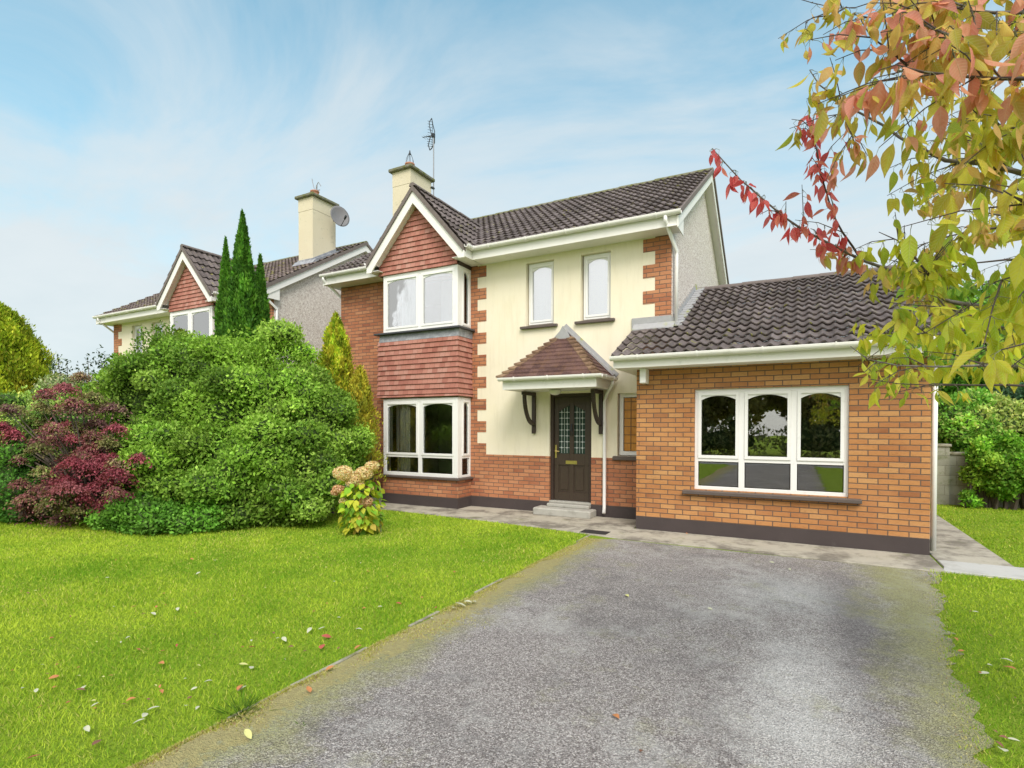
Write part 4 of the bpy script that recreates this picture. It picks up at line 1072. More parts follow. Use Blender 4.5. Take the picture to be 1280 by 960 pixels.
CC=np.concatenate(CC);leaves('foliage',CC,np.concatenate(LL),np.concatenate(NN),RNG.uniform(.03,.055,len(CC)),.30,np.concatenate(TT),t)
# conifers
def conifer(name,label,x,y,h,r,n,cols,prof,size,seed,wob=.1,group=None,wr=.2,z0=0.1):
    rng=np.random.default_rng(seed); t=thing(name,(x,y,0),label,'tree',group)
    u=rng.random(n)**.75; z=z0+u*(h-z0); a=rng.random(n)*2*np.pi
    rr=np.array([prof(q) for q in u])*r*(1+wob*np.sin(3*a+5*u*6.28)+wob*.8*np.sin(5*a+17*u)+wob*.7*np.sin(7*a-29*u))
    f=1-.32*rng.random(n)**1.4+np.where(rng.random(n)<.18,rng.random(n)*.22,0)
    P=np.stack([x+np.cos(a)*rr*f,y+np.sin(a)*rr*f,z+rng.normal(0,.05,n)],1)
    out=np.stack([np.cos(a),np.sin(a),0*a],1)
    L=out*.55+np.array([0,0,1.0])+rng.normal(0,.35,(n,3)); Nn=out+rng.normal(0,.5,(n,3))
    k=(np.floor(a*2.6)+7*np.floor(u*14)).astype(int)
    leaves('foliage',P,L,Nn,rng.uniform(size[0],size[1],n),wr,tints(k,cols,rng,.25,.2),t)
    m=MB(); m.tube([(x,y,-.05),(x,y,h*.5),(x,y,h*.97)],[r*.12,r*.08,.01],8); m.build('trunk','trunk_brown',t)
    # dark inner cone, added to block light between the sprays
    m=MB(); prof2=[(max(.01,prof(q)*r*.66),z0+q*(h-z0)*.97) for q in np.linspace(0,1,12)]; m.lathe((x,y,0),prof2,14); m.build('branches_or_core','shade_core',t)
    return t
col=lambda q: (min(1,.75+.9*q) if q<.3 else max(0,(1-(q-.3)/.7))**.8*1.0) if q<1 else 0
TH=[(.07,.20,.02),(.11,.28,.03),(.17,.36,.04),(.06,.17,.025)]
p=at(304,0,12.0)
conifer('cypress_tree','tallest of the three narrow green cypresses before the far house',p.x,p.y,6.38,.47,24000,TH,col,(.06,.13),31,.10,'narrow cypresses in front of the far house',z0=1.5)
p=at(283,0,12.5); conifer('cypress_tree','narrow cypress on the left of the tallest cypress',p.x,p.y,5.95,.31,15000,TH,col,(.06,.12),32,.1,'narrow cypresses in front of the far house',z0=1.5)
p=at(326,0,12.5); conifer('cypress_tree','narrow cypress on the right of the tallest cypress',p.x,p.y,5.60,.34,15000,TH,col,(.06,.12),33,.1,'narrow cypresses in front of the far house',z0=1.5)
GO=[(.40,.54,.03),(.55,.62,.05),(.26,.42,.03),(.66,.56,.06)]
p=at(420,0,11.9); conifer('golden_conifer','small golden green conifer between the big shrub and brick wall','%f'%0 and p.x,p.y,4.12,.62,24000,GO,lambda q:(1-q)**.6,(.05,.10),34,.2,z0=1.0)
GO2=[(.52,.46,.05),(.62,.52,.06),(.38,.44,.05)]
p=at(450,0,11.4); conifer('golden_shrub','low orange gold shrub against the brick wall beside the bay','%f'%0 and p.x,p.y,2.9,.42,12000,GO2,lambda q:(1-q)**.5,(.05,.09),35,.25,z0=.6)
DG=[(.34,.44,.03),(.50,.56,.04),(.20,.32,.02),(.60,.50,.06),(.38,.50,.04)]
p=at(-8,0,15.6); conifer('domed_conifer','broad domed golden conifer at the left edge of the picture',p.x,p.y,5.25,1.75,60000,DG,lambda q:(1-q**2.2)**.62,(.07,.14),36,.10)
# far roof and gardens at the left
# garden beyond the wall
YG_=[(.18,.42,.04),(.26,.50,.06),(.40,.56,.08),(.13,.32,.03)]
shrub('climbing_shrub','bright green leafy shrub growing in front of the block wall','shrub',[mass(1258,0,11.35,.50,.32,.72,.85),mass(1295,0,11.3,.6,.4,.62,.8),mass(1238,0,11.5,.30,.26,.40,1.25),mass(1222,0,11.6,.16,.16,.26,.65),mass(1212,0,11.6,.12,.12,.16,.2)],46,(.10,.24),30000,(.05,.10),YG_,seed=41,coreS=.5,shell=.65)
shrub('hedge_shrub','yellow green bush leaning over the garden wall beside the garage','shrub',[mass(1190,0,12.9,.8,.6,.85,1.75),mass(1235,0,13.2,1.0,.6,.85,1.85),mass(1160,0,13.2,.8,.6,.7,1.7)],30,(.2,.4),36000,(.07,.12),[(.2,.44,.05),(.32,.54,.08),(.6,.62,.2),(.15,.34,.05)],seed=42,coreS=.74,shell=.4)
shrub('blue_green_shrub','dark blue green conifer bush behind the garden wall at the right','shrub',[mass(1285,0,14.2,1.2,.9,1.4,1.7)],26,(.25,.5),26000,(.07,.12),[(.09,.19,.11),(.15,.27,.16),(.07,.16,.07)],seed=43)
def tree(label,px,d,top,r,seed,cols,n=42000,name='garden_tree',group=None,pos=None,size=(.10,.18),cs_=.7,masses=None):
    rng=np.random.default_rng(seed); p=Vector(pos) if pos else at(px,0,d)
    t=thing(name,(p.x,p.y,0),label,'tree',group); zc=top-r[2]
    ms=[]
    for j in range(13):
        a=rng.uniform(0,6.28); e=rng.uniform(-.75,.85); q=math.sqrt(1-e*e)
        ms.append((np.array([p.x+math.cos(a)*q*r[0]*.68,p.y+math.sin(a)*q*r[1]*.68,zc+e*r[2]*.66]),tuple(rng.uniform(.32,.46)*v for v in r)))
    ms.append((np.array([p.x,p.y,zc]),tuple(.6*v for v in r)))
    sub=ms+sublobes(ms,70,.12*r[0],.24*r[0],.8,rng,.95)
    P,nr,k=sample(sub,n,.5,.8,rng); m_=len(P)
    leaves('crown',P,nr*.4+rng.normal(0,.8,(m_,3)),nr+[0,0,.6]+rng.normal(0,.5,(m_,3)),rng.uniform(size[0],size[1],m_),.3,tints(k,cols,rng),t)
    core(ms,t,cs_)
    m=MB(); rt=max(.09,r[0]*.06); m.tube([(p.x,p.y,-.1),(p.x+.05,p.y,zc*.5),(p.x,p.y,zc)],[rt*1.3,rt,rt*.6],10)
    for c,_ in ms[:9]: m.tube([(p.x,p.y,zc*.45+rng.uniform(0,.3)*zc),tuple((Vector(c)+Vector((p.x,p.y,zc)))/2-Vector((0,0,.2))),tuple(c)],[rt*.5,rt*.3,rt*.1],6)
    m.build('trunk','trunk_brown',t); return t
tree('large leafy green tree standing beyond the garden wall on the right',1215,20,8.0,(3.6,3.0,3.4),51,[(.13,.34,.03),(.2,.44,.05),(.27,.50,.07),(.09,.24,.03)],70000)
tree('darker green tree behind the wall at the right edge',1310,17.5,6.2,(2.6,2.2,2.6),52,[(.09,.24,.03),(.14,.34,.05),(.2,.4,.05)],50000)
# trees across the road, behind the photographer: the windows mirror them
OG=[(.36,.36,.12),(.44,.40,.14),(.28,.30,.10),(.52,.44,.18)]
for j,(x,y,tp,r_) in enumerate([(-9,-18,7.2,3.6),(-3.5,-19.5,8.2,4.0),(2.5,-18.5,7.6,3.8),(8.5,-20,8,4.2),(15,-19,7.5,4),(-15.5,-20,7.0,4),(22,-21,7.5,4),(-22,-21,7,4)]):
    tree(['round olive green tree across the road','tallest spreading green tree across the road','green tree across the road facing the garage','broad tree across the road on the right','green tree further right across the road','tree across the road facing the far house','last tree on the right across the road','last tree on the left across the road'][j],0,0,tp,(r_,r_*.8,tp*.46),60+j,OG,22000,'street_tree','trees across the road',(x,y,0),(.28,.5),.30)
shrub('unseen_hedge','unseen hedge added across the road to darken the window reflections','hedge',[((x_,-17.2,1.0),(3.2,.8,1.25)) for x_ in range(-24,27,5)],60,(.5,.9),26000,(.16,.28),[(.34,.40,.14),(.4,.42,.16),(.44,.4,.2)],seed=90,coreS=.6,stems=False)  # hedge added out of view, filling bright gaps in the window reflections
# ------------------------------------------------------------------ hydrangea
rng=np.random.default_rng(77)
hx,hy=-6.19,6.47; t=thing('hydrangea',(hx,hy,0),'hydrangea with faded peach flower heads and lime yellow leaves by the path','flowering shrub')
hd=depth(hx,hy); st=MB(); C=[];L=[]
heads=[(429,592,.165),(440,604,.10),(455,592,.15),(447,599,.12),(465,583,.11),(423,612,.10),(419,616,.07),(457,628,.12),(450,606,.07),(463,611,.045),(429,627,.07)]
for (px,py,r_) in heads:
    p=at(px,py,hd-.1); st.tube([(hx+rng.uniform(-.12,.12),hy+rng.uniform(-.12,.12),-.02),((hx+p.x)/2,(hy+p.y)/2,p.z*.55),tuple(p)],[.009,.007,.004],5)
for k in range(330):
    z=rng.uniform(.08,.86); w=.34*(1-abs(z-.45)*.55); a=rng.uniform(0,6.28); r_=w*math.sqrt(rng.random())
    C.append((hx+math.cos(a)*r_,hy+math.sin(a)*r_,z)); L.append((math.cos(a)*.8,math.sin(a)*.8,rng.uniform(-.9,.1)))
st.build('stem','stem_green',t)
def big_leaves(name,P,L,Nn,size,wr,tint,parent,mat,fold=.3,curl=-.25,edge=None,prof=None,ns=6,mid=None):
    """leaves with a rounded outline, a folded midrib and a drooping tip"""
    n=len(P); L=unit(L); S=unit(np.cross(L,Nn)); Nn=np.cross(S,L); s=np.linspace(0,1,ns)
    prof=prof if prof is not None else np.sin(np.pi*s**.8)**.9*(1-.35*s**3)
    v=np.empty((n,ns,3,3)); sz=size[:,None]; cu=(curl if isinstance(curl,np.ndarray) else np.full(n,curl))[:,None]; fo=(fold if isinstance(fold,np.ndarray) else np.full(n,fold))[:,None]
    for i in range(ns):
        c=P+L*sz*s[i]+Nn*sz*cu*s[i]**2; w=prof[i]*wr
        v[:,i,1]=c; v[:,i,0]=c-S*sz*w+Nn*sz*w*fo; v[:,i,2]=c+S*sz*w+Nn*sz*w*fo
    b=[]; 
    for i in range(ns-1):
        for j in (0,1): b+= [i*3+j,i*3+j+1,(i+1)*3+j+1,(i+1)*3+j]
    f=(np.arange(n)[:,None]*ns*3+np.array(b)[None]).ravel()
    tt=np.repeat(tint[:,None,:],ns*3,axis=1).reshape(n,ns,3,3).copy()
    if edge is not None:
        tt[:,:,0]=tt[:,:,0]*.45+edge[:,None,:]*.55; tt[:,:,2]=tt[:,:,2]*.45+edge[:,None,:]*.55
        tt[:,-1]=tt[:,-1]*.3+edge[:,None,:]*.7
    ob=np_mesh(name,v.reshape(-1,3),f,4,mat,parent,tt.reshape(-1,3),smooth=True)
    lu=np.zeros((n,ns,3,3)); lu[...,0]=s[None,:,None]; lu[:,:,0,1]=-prof; lu[:,:,2,1]=prof
    at_=ob.data.attributes.new('leafuv','FLOAT_VECTOR','POINT'); at_.data.foreach_set('vector',lu.astype(np.float32).ravel())
    return ob
C=np.array(C);L=np.array(L);n=len(C)
hc=np.array([(.22,.42,.03),(.36,.50,.04),(.50,.50,.05),(.16,.32,.03),(.55,.42,.08)])
zz=(C[:,2]/.9); ci=np.clip((rng.random(n)*3+(1-zz)*2.2).astype(int),0,4)
ht=hc[ci]*np.exp(rng.normal(0,.15,(n,1)))
s6=np.linspace(0,1,6); hp=np.array([.12,.85,1.0,.82,.45,.02])
big_leaves('foliage',C,L,np.array([0,0,1.0])+rng.normal(0,.4,(n,3)),rng.uniform(.085,.14,n),.38,ht*1.25,t,'leaf_tinted',.15,-.3,prof=hp)
for (px,py,r_) in heads+[(437,607,.055)]:
    p=np.array(at(px,py,hd-.12)); n=int(500*(r_/.12)**2)+60; d=unit(rng.normal(size=(n,3))); P=p+d*np.array([r_,r_,r_*.72])*(1-.25*rng.random((n,1)))
    white=(px==437)
    base=np.array([(.90,.68,.40),(.92,.80,.44),(.88,.86,.50),(.80,.54,.34)]) if not white else np.array([(.8,.8,.76)])
    if py in (612,616,628): base=base*np.array([.95,.75,.8])
    leaves('flower_head',P,rng.normal(0,1,(n,3)),d+rng.normal(0,.3,(n,3)),rng.uniform(.022,.036,n),.42,base[rng.choice(len(base),n)]*np.exp(rng.normal(0,.12,(n,1))),t)
p=at(476,608,hd+.1); tag(MB().tube([(p.x,p.y,0),(p.x-.01,p.y,p.z+.0)],[.008,.007],6).build('garden_cane','cane'),'pale bamboo cane standing beside the hydrangea','cane')
# ------------------------------------------------------------------ grass blades
def front_edge(x): return np.interp(x,[-9.9,-7.58,-5.17,-3.51,-2.47],[8.70,8.57,8.41,8.24,8.05])
rng=np.random.default_rng(99)
def scatter(n,x0,x1,y0,y1,ok):
    x=rng.uniform(x0,x1,n); y=rng.uniform(y0,y1,n); d=-sn*x+cs*y; xc=cs*x+sn*y
    out_=np.abs(xc/np.maximum(d,.1))>1.15; k=(d>.9)&(np.abs(xc)<2.6+1.35*np.maximum(d,0))&(rng.random(n)<np.where(out_|(d<1.9),.45,1)*np.minimum(1,(3.6/np.maximum(d,.1))**1.25))&ok(x,y)
    return x[k],y[k],d[k]
er=np.vectorize(edge_r)
def sp(x,y,f): return np.sin(x*f+1.3*np.sin(y*f*.7))*np.sin(y*f*1.1+1.7*np.sin(x*f*.6))
A=[scatter(760000,-14.5,-2.93,-.6,8.6,lambda x,y:(y<front_edge(x)+.03*rng.random(len(x))-.02)&(x<-2.94+.09*rng.random(len(x))**3)),
   scatter(130000,.5,4.5,1.6,8.04,lambda x,y:(x>er(y)-.10*rng.random(len(x))**2-.02*np.sin(y*23))),
   scatter(80000,2.35,6.5,8.68,15.2,lambda x,y:x>2.36)]
x=np.concatenate([a[0] for a in A]);y=np.concatenate([a[1] for a in A]);d=np.concatenate([a[2] for a in A]);n=len(x)
h=rng.uniform(.014,.036,n)*(1+.25*sp(x,y,2.1)); w=rng.uniform(.0018,.0034,n)*np.clip(d/3,1,3.2)
a=rng.random(n)*2*np.pi; lean=rng.normal(0,.55,(n,2))*h[:,None]
v=np.zeros((n,3,3)); v[:,0,0]=x-np.cos(a)*w; v[:,0,1]=y-np.sin(a)*w; v[:,1,0]=x+np.cos(a)*w; v[:,1,1]=y+np.sin(a)*w; v[:,2,0]=x+lean[:,0]; v[:,2,1]=y+lean[:,1]; v[:,2,2]=h; v[:,:2,2]=-.002
g0=np.array([.19,.37,.025]);g1=np.array([.56,.68,.07]);g2=np.array([.62,.60,.16])
f=np.clip(.5+.30*sp(x,y,.9)+.22*sp(y,x,2.3)+.16*sp(x+3,y,5.1)+rng.normal(0,.3,n),0,1)[:,None]
tt=g0*(1-f)+g1*f; dry=(rng.random(n)<.05+.10*(sp(x,y,1.3)>.5))[:,None]; tt=np.where(dry,g2,tt)
gr=np_mesh('grass',v.reshape(-1,3),np.arange(n*3),3,'leaf_grass',None,np.repeat(tt,3,axis=0)); tag(gr,'short mown yellow green grass of the lawns','grass',kind='stuff')
nb=26000; y_=rng.uniform(.8,7.9,nb); wd=.07+.24*np.clip(np.sin(y_*1.9+.4),0,1)+.05*np.sin(y_*7)+.04*np.sin(y_*13); x_=-2.93+np.abs(rng.normal(0,.5,nb))*np.maximum(.03,wd)*1.1
keep=(sp(x_*3,y_*2,3.1)+sp(y_,x_*2,7.0)+rng.normal(0,.5,nb)>-.4)
x2=rng.uniform(.7,1.5,9000);y2=rng.uniform(2.2,8,9000);k2=np.abs(x2-er(y2)+.05)+0<.12*rng.random(9000)
x_=np.concatenate([x_[keep],x2[k2]]);y_=np.concatenate([y_[keep],y2[k2]]);nb=len(x_)
a_=rng.random(nb)*6.283; hh=rng.uniform(.004,.016,nb); ww=rng.uniform(.002,.0045,nb)
v=np.zeros((nb,3,3)); v[:,0,0]=x_-np.cos(a_)*ww; v[:,0,1]=y_-np.sin(a_)*ww; v[:,1,0]=x_+np.cos(a_)*ww; v[:,1,1]=y_+np.sin(a_)*ww; v[:,2,0]=x_+rng.normal(0,.008,nb); v[:,2,1]=y_+rng.normal(0,.008,nb); v[:,2,2]=hh+.006; v[:,:2,2]=.005
tc_=np.array([(.55,.50,.16),(.66,.60,.30),(.38,.42,.06),(.34,.22,.12)])[rng.choice(4,nb,p=[.35,.25,.28,.12])]
tag(np_mesh('moss',v.reshape(-1,3),np.arange(nb*3),3,'leaf_grass',None,np.repeat(tc_,3,axis=0)),'pale dry moss along the edges of the drive','moss',kind='stuff')
# tufts growing over the drive edges
def tuft(px,py,label,n=60,r=.06,h=.07):
    k=(534.4-py); p=at(px,py,1.705/( (py-534.4)/CF )); C=[]
    q=rng.normal(0,r*.5,(n,2)); v=np.zeros((n,3,3)); aa=rng.random(n)*6.28; ww=.004
    v[:,0,0]=p.x+q[:,0]-np.cos(aa)*ww; v[:,0,1]=p.y+q[:,1]-np.sin(aa)*ww; v[:,1,0]=p.x+q[:,0]+np.cos(aa)*ww; v[:,1,1]=p.y+q[:,1]+np.sin(aa)*ww
    v[:,2,0]=p.x+q[:,0]*2.2; v[:,2,1]=p.y+q[:,1]*2.2; v[:,2,2]=rng.uniform(.3,1,n)*h; v[:,:2,2]=.004
    o=np_mesh('grass_tuft',v.reshape(-1,3),np.arange(n*3),3,'leaf_grass',None,np.repeat(np.array([.09,.17,.02])*np.exp(rng.normal(0,.3,(n,1))),3,axis=0),org=(p.x,p.y,0)); tag(o,label,'grass tuft')
tuft(301,893,'dark green grass tuft growing at the kerb edging near the front',130,.09,.07)
tuft(378,912,'tiny weed sprouting in the tarmac near the left front edge',14,.03,.02)
tuft(915,660,'small weed at the foot of the garage wall',20,.05,.05) if False else None
# ------------------------------------------------------------------ fallen leaves
simple('leaf_red',(.42,.09,.06),.7,.3,30,.2); simple('leaf_orange',(.50,.20,.07),.7,.3,30,.2); simple('leaf_pale',(.50,.50,.36),.7,.12,30,.2); simple('leaf_brown',(.22,.10,.06),.8,.3,30,.2); simple('leaf_yellow',(.60,.58,.22),.7,.2,30,.2)
def leaf_mesh(mat,sc):
    m=MB(); ns=7; s=np.linspace(0,1,ns)
    for i in range(ns):
        w=.27*math.sin(math.pi*s[i]**.85)**.9+.004; z=.10*math.sin(s[i]*3)*.6
        for e in (-1,0,1): m.v.append(((s[i]-.5)*sc,e*w*sc,(z+.10*abs(e)*w*4*(.6+.5*s[i]))*sc*.6+.012))
    for i in range(ns-1):
        for j in (0,1): m.f.append((i*3+j,(i+1)*3+j,(i+1)*3+j+1,i*3+j+1))
    o=m.build('fallen_leaf',mat,smooth=True); 
    return o
LM={k:leaf_mesh('leaf_'+k,.085) for k in ('red','orange','pale','brown','yellow')}
used={}
def drop(kind,px,py,scale=1.0,rot=None,where='lawn'):
    if py<545: return
    p=at(px,py,1.705/((py-534.4)/CF)); src=LM[kind]
    o=src if kind not in used else src.copy()
    if kind in used: COL.objects.link(o)
    used[kind]=1
    o.location=(p.x,p.y,.022 if where=='lawn' else .006); o.rotation_euler=(rng.uniform(-.3,.3),rng.uniform(-.3,.3),rot if rot is not None else rng.uniform(0,6.28)); o.scale=(scale*.82*rng.uniform(.8,1.15),scale*.82*rng.uniform(.6,1.1),scale*.82*rng.uniform(.8,1.8))
    names={'red':'small crimson fallen leaf','orange':'small orange fallen leaf','pale':'pale whitish fallen leaf','brown':'dry brown fallen leaf','yellow':'yellowish fallen leaf'}
    tag(o,names[kind]+(' lying on the lawn grass' if where=='lawn' else ' lying on the tarmac drive'),'leaf','%s leaves fallen on the %s'%(kind,'lawn' if where=='lawn' else 'drive'))
for kind,px,py,s_ in [('pale',108,924,1.2),('pale',178,905,.9),('pale',190,896,.9),('pale',172,912,.8),('pale',190,774,1.1),('pale',43,872,.7),('pale',103,868,.8),('brown',98,872,1),('orange',162,885,.9),('orange',65,855,.9),('orange',201,838,1.1),('red',171,819,.8),('pale',221,767,.9),('orange',166,764,.8),('pale',386,795,1.0),('pale',402,791,.8),('red',407,802,1.2),('red',403,816,1.2),('orange',448,817,1),('pale',313,842,.9),('pale',259,861,.8),('orange',200,874,.8),('pale',355,806,1.1),('pale',347,804,.7),('red',314,817,.8),('pale',448,794,.9),('pale',475,764,.7),('orange',455,765,.6),('pale',575,762,1.5),('pale',585,759,1.3),('pale',592,757,1.2),('pale',568,765,1.0),('red',545,765,.7),('pale',540,778,.9),('red',498,760,.8),('red',408,760,.6),('pale',267,705,.9),('pale',247,721,.8),('orange',239,703,.7),('brown',118,940,.9),('red',38,958,.8),('orange',300,869,.9),('pale',302,869,.8),('orange',385,870,.9),('yellow',303,838,.8),('pale',230,891,.5),('pale',245,894,.6),('orange',412,843,1.),('brown',363,816,.7)]:
    drop(kind,px,py,s_)
for kind,px,py,s_ in [('yellow',310,926,1.25),('yellow',785,747,1.0),('pale',889,763,.8),('orange',772,902,.9),('pale',966,704,1),('pale',989,714,1.1),('orange',859,668,.9),('brown',804,945,.6),('yellow',840,715,.8)]:
    drop(kind,px,py,s_,None,'drive')
for kind,px,py,s_ in [('orange',1196,805,1.1),('pale',1234,847,1.1),('orange',1265,842,1.6),('pale',1262,832,1.0),('pale',1258,947,1.1),('pale',1176,767,.9),('orange',1205,818,.7),('pale',1222,768,.7),('yellow',1240,725,1.1)]:
    drop(kind,px,py,s_)
for k in range(110):
    py=rng.uniform(672,900); px=rng.uniform(0,max(60,700-(py-690)*2.0)); p=at(px,py,1.705/((py-534.4)/CF))
    if p.x<-3.05 and p.y<8.0: drop(random.choice(['red','orange','brown','brown','red','pale','yellow']),px,py,rng.uniform(.28,.6))
for k in range(12):
    drop(random.choice(['orange','brown','pale']),rng.uniform(1205,1278),rng.uniform(740,940),rng.uniform(.4,.8))
# ------------------------------------------------------------------ the cherry tree that reaches in from the right
rng=np.random.default_rng(2024)
tp=at(1500,700,2.6); tp=Vector((tp.x,tp.y,0))
cherry=thing('cherry_tree',(tp.x,tp.y,0),'autumn cherry tree with yellow green and red leaves reaching in from the right','tree')
PAL={'yg':[(.46,.52,.03),(.58,.58,.04),(.34,.46,.03),(.66,.60,.08)],'ol':[(.48,.48,.04),(.58,.54,.06),(.38,.46,.04),(.64,.42,.14)],
     'sa':[(.68,.32,.20),(.60,.42,.10),(.70,.28,.22),(.52,.48,.07),(.50,.46,.06)],'re':[(.62,.09,.11),(.68,.14,.14),(.56,.07,.08),(.64,.20,.14)],'gr':[(.16,.32,.03),(.22,.40,.03),(.30,.42,.03)]}
EDG={'yg':(.46,.36,.05),'ol':(.52,.25,.09),'sa':(.60,.20,.14),'re':(.60,.05,.09),'gr':(.26,.38,.03)}
BR_=[ # (points (px,py,d)), base radius, palette, leaf size, leaves per metre, twigs
 ([(1340,20,1.9),(1262,18,1.85),(1210,17,1.8),(1180,5,1.8),(1165,-8,1.8)],.010,'sa',.10,26,7),
 ([(1340,70,1.7),(1262,68,1.7),(1235,61,1.7),(1200,56,1.75),(1160,40,1.8),(1120,18,1.9)],.009,'sa',.11,28,8),
 ([(1340,108,1.6),(1278,102,1.6),(1235,100,1.6),(1195,99,1.6),(1150,92,1.6),(1128,88,1.6),(1112,95,1.6)],.008,'sa',.112,38,9),
 ([(1360,240,2.3),(1290,222,2.3),(1262,214,2.3),(1230,206,2.3),(1180,202,2.35),(1140,182,2.4),(1100,160,2.45),(1068,141,2.5),(1042,126,2.55),(1020,108,2.55),(1008,90,2.55)],.014,'ol',.105,34,14),
 ([(1360,395,3.0),(1250,388,3.0),(1185,376,3.0),(1160,364,2.95),(1130,345,2.9),(1075,325,2.85),(1040,307,2.8),(1010,292,2.8),(980,273,2.8),(955,254,2.8),(925,226,2.8),(905,208,2.8),(888,187,2.8)],.017,'mix',.09,80,20),
 ([(1360,408,2.4),(1280,408,2.4),(1240,411,2.4),(1200,412,2.4),(1160,415,2.4),(1110,420,2.45),(1078,418,2.5)],.013,'yg',.10,30,13),
 ([(1250,409,2.4),(1225,398,2.3),(1200,389,2.25),(1165,382,2.2),(1130,380,2.2),(1108,377,2.2)],.007,'yg',.105,34,7),
 ([(1360,470,2.1),(1280,458,2.1),(1225,455,2.1),(1170,456,2.15),(1120,456,2.2),(1085,448,2.2),(1062,432,2.2)],.009,'yg',.085,26,7),
 ([(1360,494,1.9),(1290,482,1.9),(1225,479,1.9),(1165,482,2.0),(1120,478,2.1),(1088,473,2.1)],.006,'yg',.075,9,3),
 ([(1280,285,2.6),(1250,284,2.6),(1215,287,2.6),(1180,296,2.6),(1140,308,2.7)],.007,'ol',.10,26,8),
 ([(1215,17,1.9),(1150,6,2.2),(1100,2,2.4),(1065,12,2.5),(1040,14,2.5),(1010,9,2.5),(990,2,2.5),(972,-5,2.5)],.005,'ol',.09,20,4),
 ([(1052,13,2.5),(1035,22,2.5),(1010,26,2.5),(1002,32,2.5),(1003,40,2.5)],.004,'ol',.075,22,0),
 ([(1075,325,2.85),(1050,290,2.8),(1038,268,2.8),(1030,240,2.75),(1022,215,2.75),(1017,185,2.7),(1010,150,2.7),(1008,137,2.7)],.006,'re',.085,22,8),
 ([(1160,364,2.5),(1150,335,2.5),(1135,315,2.5),(1118,300,2.5),(1096,290,2.5)],.008,'yg',.095,30,9),
 ([(1340,330,2.8),(1280,322,2.8),(1230,325,2.8),(1185,334,2.8),(1138,334,2.8)],.008,'yg',.10,32,10),
 ([(1340,180,2.0),(1290,165,2.0),(1250,160,2.0),(1225,150,2.0),(1200,128,2.0)],.007,'ol',.11,30,9),
 ([(1340,360,1.6),(1300,350,1.6),(1265,345,1.6),(1240,352,1.6)],.006,'yg',.11,30,5),
 ([(1360,405,1.35),(1300,420,1.35),(1275,428,1.35),(1250,436,1.35)],.005,'ylo',.105,26,1),
 ([(1262,214,2.3),(1235,190,2.3),(1215,170,2.3),(1205,150,2.3)],.006,'ol',.10,26,6),
 ([(1360,270,1.5),(1310,262,1.5),(1275,250,1.5),(1250,238,1.5)],.007,'ol',.11,28,6),
 ([(1230,22,2.2),(1170,28,2.2),(1120,30,2.2),(1085,25,2.2),(1062,22,2.2)],.006,'sa',.11,34,6),
 ([(1140,95,2.0),(1110,70,2.0),(1085,50,2.0),(1072,30,2.0)],.005,'sa',.11,24,3),
 ([(1066,141,2.5),(1055,155,2.4),(1062,175,2.4),(1075,200,2.4)],.004,'sa',.10,30,3),
 ([(1160,60,1.9),(1152,42,1.9),(1145,20,1.9),(1140,0,1.9)],.005,'sa',.11,24,4),
 ([(1200,100,1.9),(1180,85,1.9),(1160,72,1.95),(1150,55,2.0)],.005,'sa',.11,30,4),
 ([(1340,-20,2.2),(1270,-10,2.2),(1200,-12,2.2),(1130,-15,2.2),(1085,-10,2.2)],.008,'ol',.11,30,10),
 ([(1340,130,3.4),(1270,128,3.4),(1200,130,3.4),(1150,120,3.4)],.010,'ol',.095,30,14),
 ([(1340,290,3.6),(1260,270,3.6),(1190,262,3.6),(1140,255,3.6)],.010,'ol',.095,26,12),
 ([(1360,440,3.6),(1280,430,3.6),(1210,436,3.6),(1150,440,3.6),(1105,430,3.6)],.010,'gr',.095,30,14),
 ([(1340,340,3.8),(1260,350,3.8),(1190,360,3.8),(1130,352,3.8)],.010,'gr',.095,30,14),
 ([(1340,235,3.2),(1290,235,3.2),(1240,240,3.2),(1180,232,3.2),(1135,215,3.2)],.010,'ol',.095,26,12),
]
allP=[];allL=[];allN=[];allS=[];allT=[];allE=[]; twigs=MB(); pet=MB()
def pal_for(name,px):
    if name=='mix': return 're' if px<1045 else ('sa' if px<1095 else 'ol')
    return name
def add_leaf(p,size,pal,spread=.55):
    dn=np.array([0,0,-1.0]); o=rng.normal(0,spread*.72,3); o[2]*=.4
    Lv=dn*.9+o; Lv/=np.linalg.norm(Lv)
    a=rng.uniform(0,6.28); Nv=np.array([math.cos(a),math.sin(a),rng.uniform(.0,.7)])
    # tilt towards a horizontal leaf now and then
    if rng.random()<.10: Lv=np.array([rng.normal(),rng.normal(),-.5]); Lv/=np.linalg.norm(Lv); Nv=np.array([0,0,1.0])+rng.normal(0,.3,3)
    q=Vector(p)+Vector((rng.normal(0,.012),rng.normal(0,.012),-.012)); q2=q+Vector(Lv)*.016
    pet.tube([tuple(p),tuple(q),tuple(q2)],[.0011,.0009,.0008],4,cap=False)
    allP.append(tuple(q2)); allL.append(Lv); allN.append(Nv); allS.append(size*rng.uniform(.52,1.05))
    c=np.minimum(.92,np.array(PAL[pal if pal!='ylo' else 'yg'][rng.integers(len(PAL[pal if pal!='ylo' else 'yg']))])*1.28*math.exp(rng.normal(0,.14)))
    e=np.array(EDG[pal] if pal!='ylo' else (.66,.33,.16)); f=rng.random()*.9
    allT.append(c); allE.append(c*(1-f)+e*f)
def walk(pts):
    P=[at(*p) for p in pts]; out=[]
    for i,(a,b) in enumerate(zip(P,P[1:])):
        L_=(b-a).length; n=max(2,int(L_/.012))
        for k in range(n): out.append((a.lerp(b,k/n),(b-a).normalized(),pts[i][0]+(pts[i+1][0]-pts[i][0])*k/n))
    out.append((P[-1],(P[-1]-P[-2]).normalized(),pts[-1][0])); return out
